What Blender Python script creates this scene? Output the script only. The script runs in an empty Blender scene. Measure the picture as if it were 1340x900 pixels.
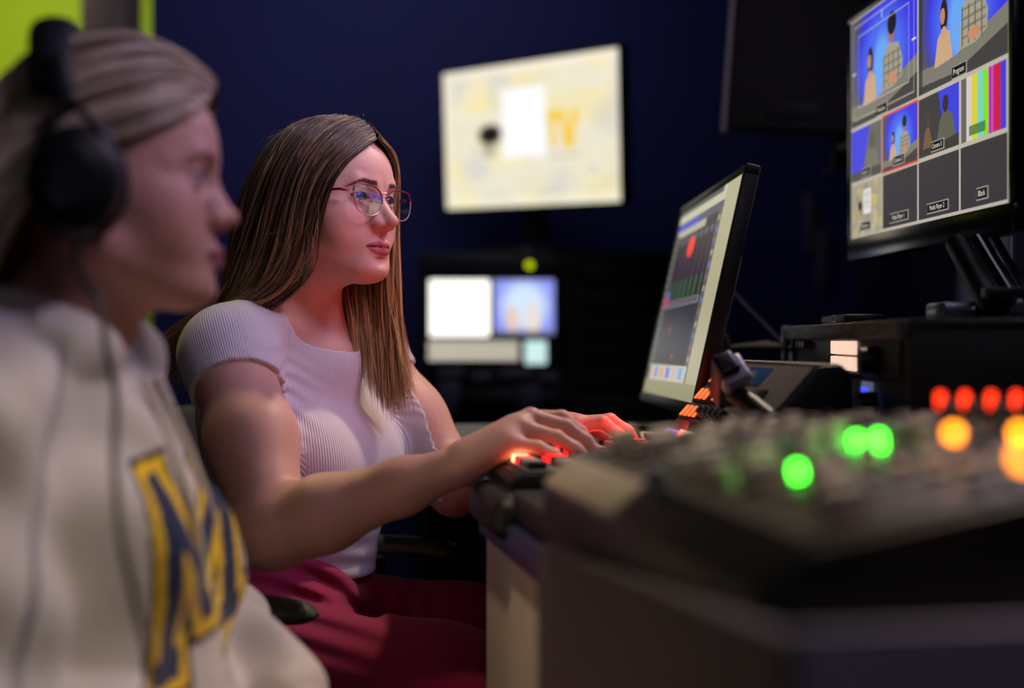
import bpy, bmesh, math, random
import numpy as np
from mathutils import Vector, Matrix, Euler
try:
    import openvdb as vdb
except ImportError:
    import pyopenvdb as vdb

PI = math.pi
SC = bpy.context.scene
COL = SC.collection
rnd = random.Random(7)

# ------------------------------------------------------------------ camera
F_PX, CX, CY, CAM_Z = 1861.0, 670.0, 444.0, 1.0     # 50 mm lens, horizon a touch above the middle
cam_d = bpy.data.cameras.new('camera')
cam_d.lens = 50.0
cam_d.sensor_width = 36.0
cam_d.shift_y = -6.0 / 1340.0
cam_d.clip_start = 0.02
cam_d.dof.use_dof = True
cam_d.dof.focus_distance = 1.90
cam_d.dof.aperture_fstop = 1.75
cam = bpy.data.objects.new('camera', cam_d)
COL.objects.link(cam)
cam.location = (0, 0, CAM_Z)
cam.rotation_euler = (PI / 2, 0, 0)
SC.camera = cam

# ------------------------------------------------------------------ world, exposure
SC.view_settings.view_transform = 'Standard'
SC.view_settings.look = 'None'
SC.view_settings.exposure = 0.0
SC.view_settings.gamma = 1.0
SC.view_settings.use_curve_mapping = False
SC.cycles.use_denoising = True
SC.cycles.max_bounces = 6
SC.cycles.sample_clamp_indirect = 3.0
W = bpy.data.worlds.new('world')
SC.world = W
W.use_nodes = True
W.node_tree.nodes['Background'].inputs[0].default_value = (0.25, 0.22, 0.5, 1)
W.node_tree.nodes['Background'].inputs[1].default_value = 0.004


def aim(o, target):
    o.rotation_euler = (Vector(target) - o.location).to_track_quat('-Z', 'Y').to_euler()


def lamp(name, kind, loc, target, energy, color, size=0.1, size_y=None, spot=None, blend=0.5):
    d = bpy.data.lights.new(name, kind)
    d.energy = energy
    d.color = color
    if kind == 'AREA':
        d.size = size
        if size_y:
            d.shape = 'RECTANGLE'
            d.size_y = size_y
    else:
        d.shadow_soft_size = size
    if kind == 'SPOT':
        d.spot_size = math.radians(spot)
        d.spot_blend = blend
    o = bpy.data.objects.new(name, d)
    COL.objects.link(o)
    o.location = loc
    if target is not None:
        aim(o, target)
    return o


WARM = (1.0, 0.78, 0.52)
LILAC = (0.80, 0.66, 1.0)
# warm downlights and wall lamps, plus unseen fills added for people, desk and trim
lamp('downlight_far', 'SPOT', (0.75, 2.65, 2.6), (-0.05, 2.0, 0.85), 95, WARM, 0.05, spot=40, blend=0.4)
lamp('downlight_near', 'SPOT', (0.72, 0.80, 2.35), (-0.38, 1.10, 0.58), 54, (1.0, 0.83, 0.66), 0.04, spot=17, blend=0.4)
lamp('downlight_desk', 'SPOT', (-0.35, 0.95, 2.6), (0.06, 1.42, 0.70), 52, WARM, 0.05, spot=19, blend=0.6)
lamp('mixer_fill', 'SPOT', (0.6, 1.5, 2.6), (0.26, 0.93, 0.9), 75, WARM, 0.06, spot=22, blend=0.6)  # added spot that brightens the mixer panels
lamp('gallery_fill', 'AREA', (0.85, 1.9, 2.1), (-0.3, 1.6, 1.05), 7.5, (0.72, 0.62, 1.0), 0.6, 0.4)  # unseen lilac fill standing in for the screens' cool light
lamp('shoulder_fill', 'SPOT', (0.35, 1.35, 1.9), (-0.29, 1.91, 1.20), 31.0, LILAC, 0.20, spot=25, blend=0.6)  # added spot, cone shaped to brighten the operator's head and shoulders
lamp('head_fill', 'SPOT', (0.50, 0.72, 2.1), (-0.33, 1.20, 1.19), 26.0, (0.76, 0.62, 1.0), 0.10, spot=17, blend=0.8)  # added spot to lift the listener's hair and face
lamp('backlight', 'SPOT', (-1.05, 2.75, 2.5), (-0.43, 2.02, 1.19), 36, (1.0, 0.86, 0.26), 0.10, spot=12, blend=0.5)
lamp('wall_washer', 'AREA', (-0.55, 4.2, 2.6), (-0.7, 5.4, 1.7), 4.6, (0.75, 0.72, 1.0), 1.2, 0.3)
lamp('corridor_light', 'AREA', (-2.0, 5.2, 2.6), (-2.1, 6.15, 1.5), 8.0, (1.0, 0.97, 0.7), 0.8, 0.3)
lamp('front_fill', 'AREA', (0.5, -0.9, 2.6), (0.3, 1.0, 0.7), 2.6, (0.82, 0.76, 1.0), 1.0, 0.5)  # added faint fill behind the camera for the desk's near side
lamp('trim_fill', 'SPOT', (0.85, 3.2, 2.5), (1.28, 3.87, 1.15), 14.0, (0.86, 0.80, 1.0), 0.05, spot=22, blend=0.6)  # added spot that brightens the pale trim on the right wall
# red glow of the lit keys of the switcher
lamp('key_glow_front', 'AREA', (0.035, 1.665, 0.858), (0.03, 1.665, 2.0), 0.34, (1.0, 0.03, 0.02), 0.08)
lamp('key_glow_rear', 'AREA', (0.14, 1.82, 0.86), (0.05, 1.82, 2.0), 0.5, (1.0, 0.04, 0.03), 0.07)
lamp('key_glow_slope', 'AREA', (0.205, 1.775, 0.915), (0.10, 1.84, 0.885), 0.22, (1.0, 0.05, 0.03), 0.05)
lamp('key_glow_face', 'SPOT', (0.22, 1.52, 0.90), (-0.17, 1.89, 1.13), 1.7, (1.0, 0.05, 0.05), 0.03, spot=36, blend=0.9)


# ------------------------------------------------------------------ colours and materials
def lin(c):
    return tuple(((v / 255.0) / 12.92 if v / 255.0 <= 0.04045 else (((v / 255.0) + 0.055) / 1.055) ** 2.4) for v in c)


def lin_np(a):
    a = np.clip(a, 0, 1)
    return np.where(a <= 0.04045, a / 12.92, ((a + 0.055) / 1.055) ** 2.4)


MATS = {}


def mat(name, rgb=(128, 128, 128), rough=0.5, metal=0.0, spec=0.5, emit=None, estr=0.0, noise=0.0, nscale=60.0,
        bump=0.0, bscale=300.0, attr=None, sss=0.0, coat=0.0, sheen=0.0, alpha=1.0):
    """procedural Principled material: base colour (sRGB) varied by noise, optional bump, optional colour attribute"""
    if name in MATS:
        return MATS[name]
    m = bpy.data.materials.new(name)
    m.use_nodes = True
    nt = m.node_tree
    N, L = nt.nodes, nt.links
    b = N['Principled BSDF']
    b.inputs['Roughness'].default_value = rough
    b.inputs['Metallic'].default_value = metal
    b.inputs['Specular IOR Level'].default_value = spec
    b.inputs['Coat Weight'].default_value = coat
    b.inputs['Sheen Weight'].default_value = sheen
    if sss:
        b.inputs['Subsurface Weight'].default_value = sss
        b.inputs['Subsurface Radius'].default_value = (1.0, 0.35, 0.2)
        b.inputs['Subsurface Scale'].default_value = 0.008
    c = lin(rgb)
    tc = N.new('ShaderNodeTexCoord')
    if attr:
        a = N.new('ShaderNodeAttribute')
        a.attribute_name = attr
        src = a.outputs['Color']
    else:
        r = N.new('ShaderNodeRGB')
        r.outputs[0].default_value = (*c, 1)
        src = r.outputs[0]
    if noise:
        n = N.new('ShaderNodeTexNoise')
        n.inputs['Scale'].default_value = nscale
        n.inputs['Detail'].default_value = 4
        L.new(tc.outputs['Object'], n.inputs['Vector'])
        mr = N.new('ShaderNodeMapRange')
        mr.inputs['From Min'].default_value = 0.3
        mr.inputs['From Max'].default_value = 0.7
        mr.inputs['To Min'].default_value = 1 - noise
        mr.inputs['To Max'].default_value = 1 + noise
        L.new(n.outputs['Fac'], mr.inputs['Value'])
        mx = N.new('ShaderNodeVectorMath')
        mx.operation = 'SCALE'
        L.new(src, mx.inputs[0])
        L.new(mr.outputs[0], mx.inputs['Scale'])
        src = mx.outputs[0]
    L.new(src, b.inputs['Base Color'])
    if bump:
        n2 = N.new('ShaderNodeTexNoise')
        n2.inputs['Scale'].default_value = bscale
        n2.inputs['Detail'].default_value = 3
        L.new(tc.outputs['Object'], n2.inputs['Vector'])
        bp = N.new('ShaderNodeBump')
        bp.inputs['Strength'].default_value = bump
        bp.inputs['Distance'].default_value = 0.001
        L.new(n2.outputs['Fac'], bp.inputs['Height'])
        L.new(bp.outputs[0], b.inputs['Normal'])
    if emit:
        b.inputs['Emission Color'].default_value = (*lin(emit), 1)
        b.inputs['Emission Strength'].default_value = estr
    MATS[name] = m
    return m


def screen_mat(name, strength):
    if name in MATS:
        return MATS[name]
    m = bpy.data.materials.new(name)
    m.use_nodes = True
    N, L = m.node_tree.nodes, m.node_tree.links
    b = N['Principled BSDF']
    a = N.new('ShaderNodeAttribute')
    a.attribute_name = 'Col'
    b.inputs['Base Color'].default_value = (0.01, 0.01, 0.012, 1)
    b.inputs['Roughness'].default_value = 0.35
    L.new(a.outputs['Color'], b.inputs['Emission Color'])
    b.inputs['Emission Strength'].default_value = strength
    MATS[name] = m
    return m


BLACK = mat('black_plastic', (20, 20, 21), 0.42, noise=.1, bump=.05)
MATTE = mat('matte_black_metal', (15, 15, 16), 0.6, noise=.15)
DARKM = mat('dark_grey_metal', (46, 46, 48), 0.5, noise=.12)
GREYP = mat('grey_panel', (100, 96, 90), 0.5, noise=.08, nscale=30)
CHROME = mat('chrome', (205, 205, 215), 0.12, metal=1.0, noise=.03)
STEEL = mat('brushed_steel', (150, 150, 158), 0.32, metal=0.9, noise=.08)
RUBBER = mat('cable_rubber', (17, 17, 20), 0.5, noise=.1)
CREAM = mat('cream_cap', (226, 218, 198), 0.45, noise=.05)


# ------------------------------------------------------------------ mesh helpers
def link(o, parent=None):
    COL.objects.link(o)
    if parent is not None:
        o.parent = parent
    return o


def mesh_obj(name, verts, faces, m, parent=None, smooth=False, cols=None, attrs=None):
    me = bpy.data.meshes.new(name)
    verts = np.asarray(verts, dtype=np.float32)
    if isinstance(faces, np.ndarray):
        k = faces.shape[1]
        me.vertices.add(len(verts))
        me.vertices.foreach_set('co', verts.ravel())
        me.loops.add(faces.size)
        me.loops.foreach_set('vertex_index', faces.astype(np.int32).ravel())
        me.polygons.add(len(faces))
        me.polygons.foreach_set('loop_start', np.arange(0, faces.size, k, dtype=np.int32))
        me.polygons.foreach_set('loop_total', np.full(len(faces), k, dtype=np.int32))
        me.update(calc_edges=True)
    else:
        me.from_pydata([tuple(map(float, v)) for v in verts], [], faces)
    if smooth:
        me.polygons.foreach_set('use_smooth', np.ones(len(me.polygons), dtype=bool))
    if cols is not None:
        ca = me.color_attributes.new('Col', 'FLOAT_COLOR', 'POINT')
        ca.data.foreach_set('color', np.concatenate([cols, np.ones((len(cols), 1))], 1).astype(np.float32).ravel())
    if attrs:
        for kk, vv in attrs.items():
            at = me.attributes.new(kk, 'FLOAT', 'POINT')
            at.data.foreach_set('value', vv.astype(np.float32))
    me.materials.append(m)
    me.validate()
    return link(bpy.data.objects.new(name, me), parent)


class MB:
    """collects shapes into one bmesh"""

    def __init__(s):
        s.bm = bmesh.new()

    def _add(s, t, M):
        me = bpy.data.meshes.new('tmp')
        bmesh.ops.transform(t, matrix=M, verts=t.verts)
        t.to_mesh(me)
        t.free()
        s.bm.from_mesh(me)
        bpy.data.meshes.remove(me)

    def box(s, c, size, rot=(0, 0, 0), bev=0.002, seg=2, M=None):
        t = bmesh.new()
        bmesh.ops.create_cube(t, size=1.0)
        bmesh.ops.scale(t, vec=size, verts=t.verts)
        if bev:
            bmesh.ops.bevel(t, geom=t.edges[:], offset=min(bev, min(size) * .45), segments=seg, affect='EDGES', profile=.5)
        T = Matrix.Translation(c) @ Euler(rot).to_matrix().to_4x4()
        s._add(t, (M @ T) if M else T)
        return s

    def cyl(s, a, b, r0, r1=None, n=24, cap=True):
        a, b = Vector(a), Vector(b)
        r1 = r0 if r1 is None else r1
        t = bmesh.new()
        bmesh.ops.create_cone(t, cap_ends=cap, segments=n, radius1=r0, radius2=r1, depth=(b - a).length)
        q = (b - a).to_track_quat('Z', 'Y').to_matrix().to_4x4()
        s._add(t, Matrix.Translation((a + b) / 2) @ q)
        return s

    def sph(s, c, r, n=16, sc=(1, 1, 1), rot=(0, 0, 0)):
        t = bmesh.new()
        bmesh.ops.create_uvsphere(t, u_segments=n * 2, v_segments=n, radius=r)
        s._add(t, Matrix.Translation(c) @ Euler(rot).to_matrix().to_4x4() @ Matrix.Diagonal((*sc, 1)))
        return s

    def tube(s, pts, r, n=8, closed=False, caps=True):
        pts = [Vector(p) for p in pts]
        N = len(pts)
        rs = r if isinstance(r, (list, tuple)) else [r] * N
        up = Vector((0, 0, 1))
        rings = []
        prev = None
        for i, p in enumerate(pts):
            if closed:
                d = (pts[(i + 1) % N] - pts[i - 1]).normalized()
            else:
                d = (pts[min(i + 1, N - 1)] - pts[max(i - 1, 0)]).normalized()
            if prev is None:
                a = d.cross(up)
                if a.length < 1e-3:
                    a = d.cross(Vector((1, 0, 0)))
                a.normalize()
            else:
                a = (prev - d * prev.dot(d)).normalized()
            prev = a
            b = d.cross(a)
            rings.append([s.bm.verts.new(p + rs[i] * (a * math.cos(2 * PI * k / n) + b * math.sin(2 * PI * k / n))) for k in range(n)])
        for i in range(N if closed else N - 1):
            A, B = rings[i], rings[(i + 1) % N]
            for k in range(n):
                s.bm.faces.new((A[k], A[(k + 1) % n], B[(k + 1) % n], B[k]))
        if not closed and caps:
            s.bm.faces.new(rings[0][::-1])
            s.bm.faces.new(rings[-1])
        return s

    def prism(s, poly, axis, lo, hi, bev=0.0):
        """poly: 2D outline; extruded along axis 'x','y' or 'z' from lo to hi"""
        def p3(u, v, t):
            return {'x': (t, u, v), 'y': (u, t, v), 'z': (u, v, t)}[axis]
        t = bmesh.new()
        A = [t.verts.new(p3(u, v, lo)) for u, v in poly]
        B = [t.verts.new(p3(u, v, hi)) for u, v in poly]
        n = len(poly)
        t.faces.new(A)
        t.faces.new(B[::-1])
        for k in range(n):
            t.faces.new((A[k], B[k], B[(k + 1) % n], A[(k + 1) % n]))
        bmesh.ops.recalc_face_normals(t, faces=t.faces)
        if bev:
            bmesh.ops.bevel(t, geom=t.edges[:], offset=bev, segments=2, affect='EDGES', profile=.5)
        s._add(t, Matrix.Identity(4))
        return s

    def build(s, name, m, parent=None, smooth=True, angle=40):
        me = bpy.data.meshes.new(name)
        bmesh.ops.recalc_face_normals(s.bm, faces=s.bm.faces)
        if smooth:
            for f in s.bm.faces:
                f.smooth = True
            for e in s.bm.edges:
                if len(e.link_faces) == 2 and e.calc_face_angle(0) > math.radians(angle):
                    e.smooth = False
        s.bm.to_mesh(me)
        s.bm.free()
        me.materials.append(m)
        return link(bpy.data.objects.new(name, me), parent)


def smooth_path(pts, n=8):
    """Catmull-Rom through the points"""
    P = [np.array(p, float) for p in pts]
    P = [2 * P[0] - P[1]] + P + [2 * P[-1] - P[-2]]
    out = []
    for i in range(1, len(P) - 2):
        for k in range(n):
            t = k / n
            out.append(.5 * (2 * P[i] + (P[i + 1] - P[i - 1]) * t + (2 * P[i - 1] - 5 * P[i] + 4 * P[i + 1] - P[i + 2]) * t * t
                             + (3 * P[i] - P[i - 1] - 3 * P[i + 1] + P[i + 2]) * t ** 3))
    out.append(P[-2])
    return [tuple(map(float, p)) for p in out]


def thing(name, label, cat, M=None, group=None):
    o = bpy.data.objects.new(name, None)
    o.empty_display_size = 0.05
    COL.objects.link(o)
    if M is not None:
        o.matrix_world = M
    o['label'] = label
    o['category'] = cat
    if group:
        o['group'] = group
    return o


def tag(o, label, cat, group=None):
    o['label'] = label
    o['category'] = cat
    if group:
        o['group'] = group
    return o


def struct(o):
    o['kind'] = 'structure'
    return o


def px(x, y, Y):
    """point seen at photo pixel (x, y) at distance Y from the camera"""
    return Vector(((x - CX) * Y / F_PX, Y, CAM_Z - (y - CY) * Y / F_PX))


def rect_matrix(c, yaw, tilt=0.0, roll=0.0):
    return Matrix.Translation(c) @ Matrix.Rotation(yaw, 4, 'Z') @ Matrix.Rotation(-tilt, 4, 'X') @ Matrix.Rotation(-roll, 4, 'Y')


# ------------------------------------------------------------------ pictures shown on screens (painted numerically into colour attributes)
class Canvas:
    def __init__(s, w, h, bg=(0, 0, 0)):
        s.w, s.h = w, h
        s.a = np.zeros((h, w, 3)) + np.array(bg) / 255.0
        s.Y, s.X = np.mgrid[0:h, 0:w]
        s.X = (s.X + .5) / w
        s.Y = (s.Y + .5) / h       # 0..1, y down

    def put(s, m, c, k=1.0):
        m = (m * k)[..., None]
        s.a = s.a * (1 - m) + m * np.array(c) / 255.0

    def rect(s, x0, y0, x1, y1, c, k=1.0):
        s.put(((s.X >= x0) & (s.X < x1) & (s.Y >= y0) & (s.Y < y1)).astype(float), c, k)

    def frame(s, x0, y0, x1, y1, t, c, k=1.0):
        ty = t * s.w / s.h
        s.rect(x0, y0, x1, y0 + ty, c, k)
        s.rect(x0, y1 - ty, x1, y1, c, k)
        s.rect(x0, y0, x0 + t, y1, c, k)
        s.rect(x1 - t, y0, x1, y1, c, k)

    def ell(s, x, y, rx, ry, c, soft=0.0, k=1.0, clip=None, rot=0.0):
        dx, dy = (s.X - x) / rx, (s.Y - y) / ry
        if rot:
            cr, sr = math.cos(rot), math.sin(rot)
            ddx, ddy = (s.X - x), (s.Y - y) * s.h / s.w
            dx, dy = (ddx * cr + ddy * sr) / rx, (-ddx * sr + ddy * cr) / (ry * s.h / s.w)
        d = np.sqrt(dx ** 2 + dy ** 2)
        m = (d < 1).astype(float) if soft <= 0 else np.clip((1 + soft - d) / soft, 0, 1)
        if clip:
            m = m * ((s.X >= clip[0]) & (s.X < clip[2]) & (s.Y >= clip[1]) & (s.Y < clip[3]))
        s.put(m, c, k)

    def poly(s, pts, c, k=1.0, clip=None):
        m = np.zeros(s.X.shape, bool)
        n = len(pts)
        for i in range(n):
            (x0, y0), (x1, y1) = pts[i], pts[(i + 1) % n]
            if y0 == y1:
                continue
            cr = ((y0 > s.Y) != (y1 > s.Y)) & (s.X < (x1 - x0) * (s.Y - y0) / (y1 - y0) + x0)
            m ^= cr
        if clip:
            m &= ((s.X >= clip[0]) & (s.X < clip[2]) & (s.Y >= clip[1]) & (s.Y < clip[3]))
        s.put(m.astype(float), c, k)

    def mesh(s, name, w, h, m, parent, y=0.0):
        H, Wd = s.h, s.w
        zz, xx = np.meshgrid(np.linspace(h / 2, -h / 2, H), np.linspace(-w / 2, w / 2, Wd), indexing='ij')
        V = np.stack([xx, np.full_like(xx, y), zz], -1).reshape(-1, 3)
        i = np.arange(H * Wd).reshape(H, Wd)
        Fc = np.stack([i[1:, :-1], i[1:, 1:], i[:-1, 1:], i[:-1, :-1]], -1).reshape(-1, 4)
        return mesh_obj(name, V, Fc, m, parent, cols=lin_np(s.a.reshape(-1, 3)))


def text_mesh(name, s, size, m, parent, loc, rot=(PI / 2, 0, 0), ext=0.0, align='CENTER', spacing=1.0):
    c = bpy.data.curves.new(name, 'FONT')
    c.body = s
    c.size = size
    c.align_x = align
    c.align_y = 'CENTER'
    c.extrude = ext
    c.space_character = spacing
    c.resolution_u = 3
    o = bpy.data.objects.new('tmp', c)
    COL.objects.link(o)
    dg = bpy.context.evaluated_depsgraph_get()
    me = bpy.data.meshes.new_from_object(o.evaluated_get(dg))
    bpy.data.objects.remove(o)
    bpy.data.curves.remove(c)
    me.name = name
    me.materials.clear()
    me.materials.append(m)
    ob = bpy.data.objects.new(name, me)
    link(ob, parent)
    ob.location = loc
    ob.rotation_euler = rot
    return ob

# =================================================================== the room
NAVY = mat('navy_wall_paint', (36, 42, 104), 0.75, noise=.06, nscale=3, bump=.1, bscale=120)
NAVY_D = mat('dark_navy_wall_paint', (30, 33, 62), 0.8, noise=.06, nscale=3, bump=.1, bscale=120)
LIME = mat('lime_wall_paint', (176, 205, 8), 0.7, noise=.05, nscale=2)
PILLAR = mat('taupe_pillar_paint', (112, 98, 88), 0.7, noise=.06, nscale=5)
CARPET = mat('charcoal_carpet', (40, 40, 46), 0.95, noise=.35, nscale=200, bump=.5, bscale=500)
CEIL = mat('dark_ceiling_paint', (44, 44, 50), 0.9, noise=.1, nscale=4)
LILACP = mat('pale_trim_paint', (170, 165, 185), 0.5, noise=.04)


def sbox(name, c, size, m, bev=0.0):
    return struct(MB().box(c, size, bev=bev).build(name, m))


sbox('floor', (0, 2.4, -0.05), (6.4, 8.6, 0.1), CARPET)
sbox('ceiling', (0, 2.4, 2.85), (6.4, 8.6, 0.1), CEIL)
sbox('wall_back', (-0.035, 5.45, 1.4), (2.67, 0.1, 2.8), NAVY)
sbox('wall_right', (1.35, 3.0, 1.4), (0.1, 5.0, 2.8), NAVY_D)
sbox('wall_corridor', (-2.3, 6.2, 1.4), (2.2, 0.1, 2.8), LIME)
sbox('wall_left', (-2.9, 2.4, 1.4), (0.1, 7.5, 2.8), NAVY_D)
sbox('trim_1', (-1.4905, 5.30, 1.4), (0.161, 0.25, 2.8), PILLAR, bev=.006)
sbox('trim_2', (1.285, 3.98, 1.4), (0.03, 0.13, 2.8), LILACP, bev=.004)
sbox('trim_3', (1.285, 3.74, 1.4), (0.03, 0.075, 2.8), LILACP, bev=.004)

# =================================================================== wall-facing television on the rack
def tv_picture(w, h):
    c = Canvas(w, h, (240, 233, 210))
    rr = random.Random(3)
    for _ in range(60):
        c.ell(rr.random(), rr.random(), rr.uniform(.02, .09), rr.uniform(.02, .10),
              rr.choice([(252, 232, 150), (205, 205, 205), (235, 225, 190), (196, 198, 205), (250, 240, 200)]), soft=.8, k=.4)
    c.rect(0, 0, 1, .055, (255, 244, 222), .8)
    c.rect(0, .93, 1, 1, (255, 250, 214), .6)
    c.rect(0, 0, .06, 1, (250, 240, 215), .6)
    c.ell(.285, .48, .055, .055, (30, 26, 20), soft=.5)
    c.rect(.25, .53, .30, .64, (120, 112, 96), .5)
    c.rect(.62, .36, .68, .42, (250, 205, 55))
    c.rect(.635, .36, .66, .60, (250, 205, 55))
    c.poly([(.68, .36), (.715, .36), (.735, .52), (.755, .36), (.79, .36), (.755, .62), (.715, .62)], (250, 205, 55))
    for k in range(5):
        c.rect(.63 + k * .035, .65, .65 + k * .035, .69, (205, 198, 180))
    c.rect(.355, .17, .61, .66, (255, 255, 255))
    return c


def display(name, label, cat, M, w, h, depth, bez, pic, strength, m=BLACK, bez_b=None, group=None):
    root = thing(name, label, cat, M, group)
    b = bez
    bb = bez_b or bez
    H = h + b + bb
    zc = (b - bb) / 2
    # frame: four bars so the screen sits back in it
    f = MB()
    f.box((0, .0132, h / 2 + b / 2), (w + 2 * b, .022, b), bev=.003)
    f.box((0, .0132, -h / 2 - bb / 2), (w + 2 * b, .022, bb), bev=.003)
    f.box((-w / 2 - b / 2, .0132, 0), (b, .022, h), bev=.003)
    f.box((w / 2 + b / 2, .0132, 0), (b, .022, h), bev=.002)
    f.build('bezel', m, root)
    MB().box((0, .012 + depth / 2, zc), (w + 2 * b - .004, depth, H - .004), bev=.006).build('back_cover', m, root)
    s = pic.mesh('screen', w, h, screen_mat(name + '_glow', strength), root, y=.004)
    return root, s


tvM = rect_matrix((0.0454, 4.75, 1.686), math.radians(-47.5), math.radians(-4.0), math.radians(-2.2))
tv, _ = display('television', 'large television with a bright cream picture, standing on the equipment rack', 'television', tvM,
                .846, .476, .035, .012, tv_picture(320, 180), 1.0)
MB().box((0, .035, -.25), (.10, .03, .20), bev=.005).build('stand_neck', BLACK, tv)
MB().box((0, .035, -.3925), (.34, .2, .014), rot=(math.radians(-4), 0, 0), bev=.005).build('stand_foot', BLACK, tv)

# =================================================================== equipment racks against the back wall
def rack(name, label, x0, x1):
    root = thing(name, label, 'equipment rack', Matrix.Translation(((x0 + x1) / 2, 4.60, 0)), None)
    w = x1 - x0
    f = MB()
    for sx in (-1, 1):
        f.box((sx * (w / 2 - .012), .35, .64), (.024, .68, 1.28), bev=.003)
        f.box((sx * (w / 2 - .035), .012, .62), (.022, .02, 1.14), bev=.002)
    f.box((0, .35, 1.262), (w - .05, .68, .035), bev=.003)
    f.box((0, .35, .03), (w - .05, .68, .06), bev=.003)
    f.box((0, .66, .64), (w - .05, .02, 1.2), bev=.002)
    f.build('cabinet_frame', MATTE, root)
    return root


RK = rack('equipment_rack', 'black equipment rack with two small lit monitors and a row of lit buttons', -.310, .182)
RK2 = rack('equipment_rack', 'dark closed equipment rack with blank panels, right of the rack with lit monitors', .186, .52)


def rl(x, y, Yf=4.60):                      # photo pixel on the rack front -> rack-local x, z
    p = px(x, y, Yf)
    return p.x + .064, p.z


def panel(root, name, x0, y0, x1, y1, m, d=.012, y=.0, bev=.003):
    a = rl(x0, y0)
    b = rl(x1, y1)
    return MB().box(((a[0] + b[0]) / 2, y, (a[1] + b[1]) / 2), (abs(b[0] - a[0]), d, abs(a[1] - b[1])), bev=bev).build(name, m, root)


panel(RK, 'blank_panel', 556, 334, 731, 357, DARKM)
mp = panel(RK, 'monitor_panel', 556, 360, 731, 446, MATTE)
c = Canvas(40, 36, (255, 252, 240))
c.rect(.28, .35, .34, .55, (225, 222, 205), .6)
a, b = rl(562, 366), rl(641, 440)
s = c.mesh('screen', b[0] - a[0], a[1] - b[1], screen_mat('rack_monitor_glow', 1.6), mp)
s.location = ((a[0] + b[0]) / 2, -.0075, (a[1] + b[1]) / 2)
c = Canvas(48, 44, (150, 150, 205))
c.ell(.5, .5, .62, .6, (150, 160, 250), soft=.7)
c.ell(.5, .48, .26, .3, (215, 235, 255), soft=.8)
c.ell(.3, .72, .08, .2, (235, 205, 190), soft=.5)
c.ell(.64, .72, .1, .24, (240, 225, 215), soft=.5)
c.rect(0, .9, 1, 1, (90, 85, 90), .6)
a, b = rl(647, 366), rl(725, 438)
s = c.mesh('screen', b[0] - a[0], a[1] - b[1], screen_mat('rack_monitor_glow_2', 1.0), mp)
s.location = ((a[0] + b[0]) / 2, -.0075, (a[1] + b[1]) / 2)
bp_ = panel(RK, 'button_panel', 556, 446, 731, 478, MATTE)
LITW = mat('lit_white_key', (230, 225, 210), .4, emit=(235, 228, 205), estr=.75)
LITC = mat('lit_cyan_key', (200, 235, 230), .4, emit=(205, 240, 236), estr=1.0)
for r_ in range(2):
    for k in range(16):
        x0 = 561 + k * 7.4
        panel(bp_, 'lit_button', x0, 447 + r_ * 13, x0 + 6.2, 458 + r_ * 13, LITW, y=-.009, bev=.001)
panel(bp_, 'lit_display', 687, 446, 715, 476, LITC, y=-.009)
p1 = rl(693, 347)
MB().cyl((p1[0], -.006, p1[1]), (p1[0], -.010, p1[1]), .0125).build('indicator_light', mat('yellow_indicator', (200, 215, 0), .4, emit=(206, 220, 6), estr=1.15), RK)
panel(RK, 'drive_unit', 556, 481, 731, 505, BLACK)
panel(RK, 'drive_unit', 556, 508, 731, 545, BLACK)
lbl = mat('grey_label', (120, 118, 128), .6, noise=.05)
lbl2 = mat('dim_violet_cover', (84, 82, 100), .5, noise=.05)
for x0, y0, x1, y1 in ((575, 482, 606, 492), (619, 488, 640, 498), (658, 482, 694, 494), (708, 488, 732, 500)):
    panel(RK, 'name_plate', x0, y0, x1, y1, lbl, y=-.008, bev=.002)
for x0, y0, x1, y1 in ((574, 497, 601, 538), (678, 503, 707, 536)):
    panel(RK, 'drive_door', x0, y0, x1, y1, lbl2, y=-.012, bev=.004)
for k in range(9):
    z1 = .03 + k * .085
    MB().box((0, .0, z1 + .06), (.42, .012, .08), bev=.002).build('blank_panel', BLACK, RK)
for k in range(14):
    MB().box((0, .0, .10 + k * .085), (.26, .012, .081), bev=.002).build('blank_panel', MATTE, RK2)
wb = MB().box((.085, 4.72, 1.291), (.10, .07, .022), bev=.004).build('power_adapter', mat('grey_device', (120, 112, 115), .5, noise=.05))
tag(wb, 'small grey box lying on top of the rack below the television', 'device')

# =================================================================== hanging loudspeaker, top right
spM = Matrix.Translation((.63, 3.15, 1.745)) @ Matrix.Rotation(math.radians(-14), 4, 'Z') @ Matrix.Rotation(math.radians(10), 4, 'X') @ Matrix.Rotation(math.radians(5), 4, 'Y')
sp = thing('loudspeaker', 'black loudspeaker hung high on the wall above the monitors', 'loudspeaker', spM)
MB().box((0, .13, 0), (.29, .25, .58), bev=.012).build('housing', mat('speaker_black', (52, 51, 50), .6, noise=.1, bump=.2), sp)
MB().box((0, .0, 0), (.262, .012, .55), bev=.004).build('grille', mat('grille_cloth', (60, 58, 55), .8, noise=.25, nscale=400), sp)
MB().box((-.141, .0, 0), (.010, .02, .58), bev=.003).build('edge_strip', mat('grey_edge', (220, 214, 200), .5, noise=.05), sp)
MB().box((.01, -.008, -.235), (.11, .006, .035), bev=.002).build('name_plate', DARKM, sp)
br = MB().box((.13, .10, -.33), (.05, .05, .08), bev=.006).tube([(.13, .12, -.35), (.16, .20, -.36), (.28, .30, -.34), (.40, .38, -.32)], .016)
br.build('bracket', MATTE, sp)
MB().sph((.135, .05, -.31), .016).build('bracket_knob', STEEL, sp)
MB().sph((.10, .05, -.37), .014).build('bracket_knob', DARKM, sp)

# =================================================================== the desk (its own frame D: x away from the operators, y away from the camera)
A_ = math.radians(10)
D = Matrix.Rotation(A_, 4, 'Z')


def dk(w, v, z):
    return D @ Vector((w, v, z))


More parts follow.
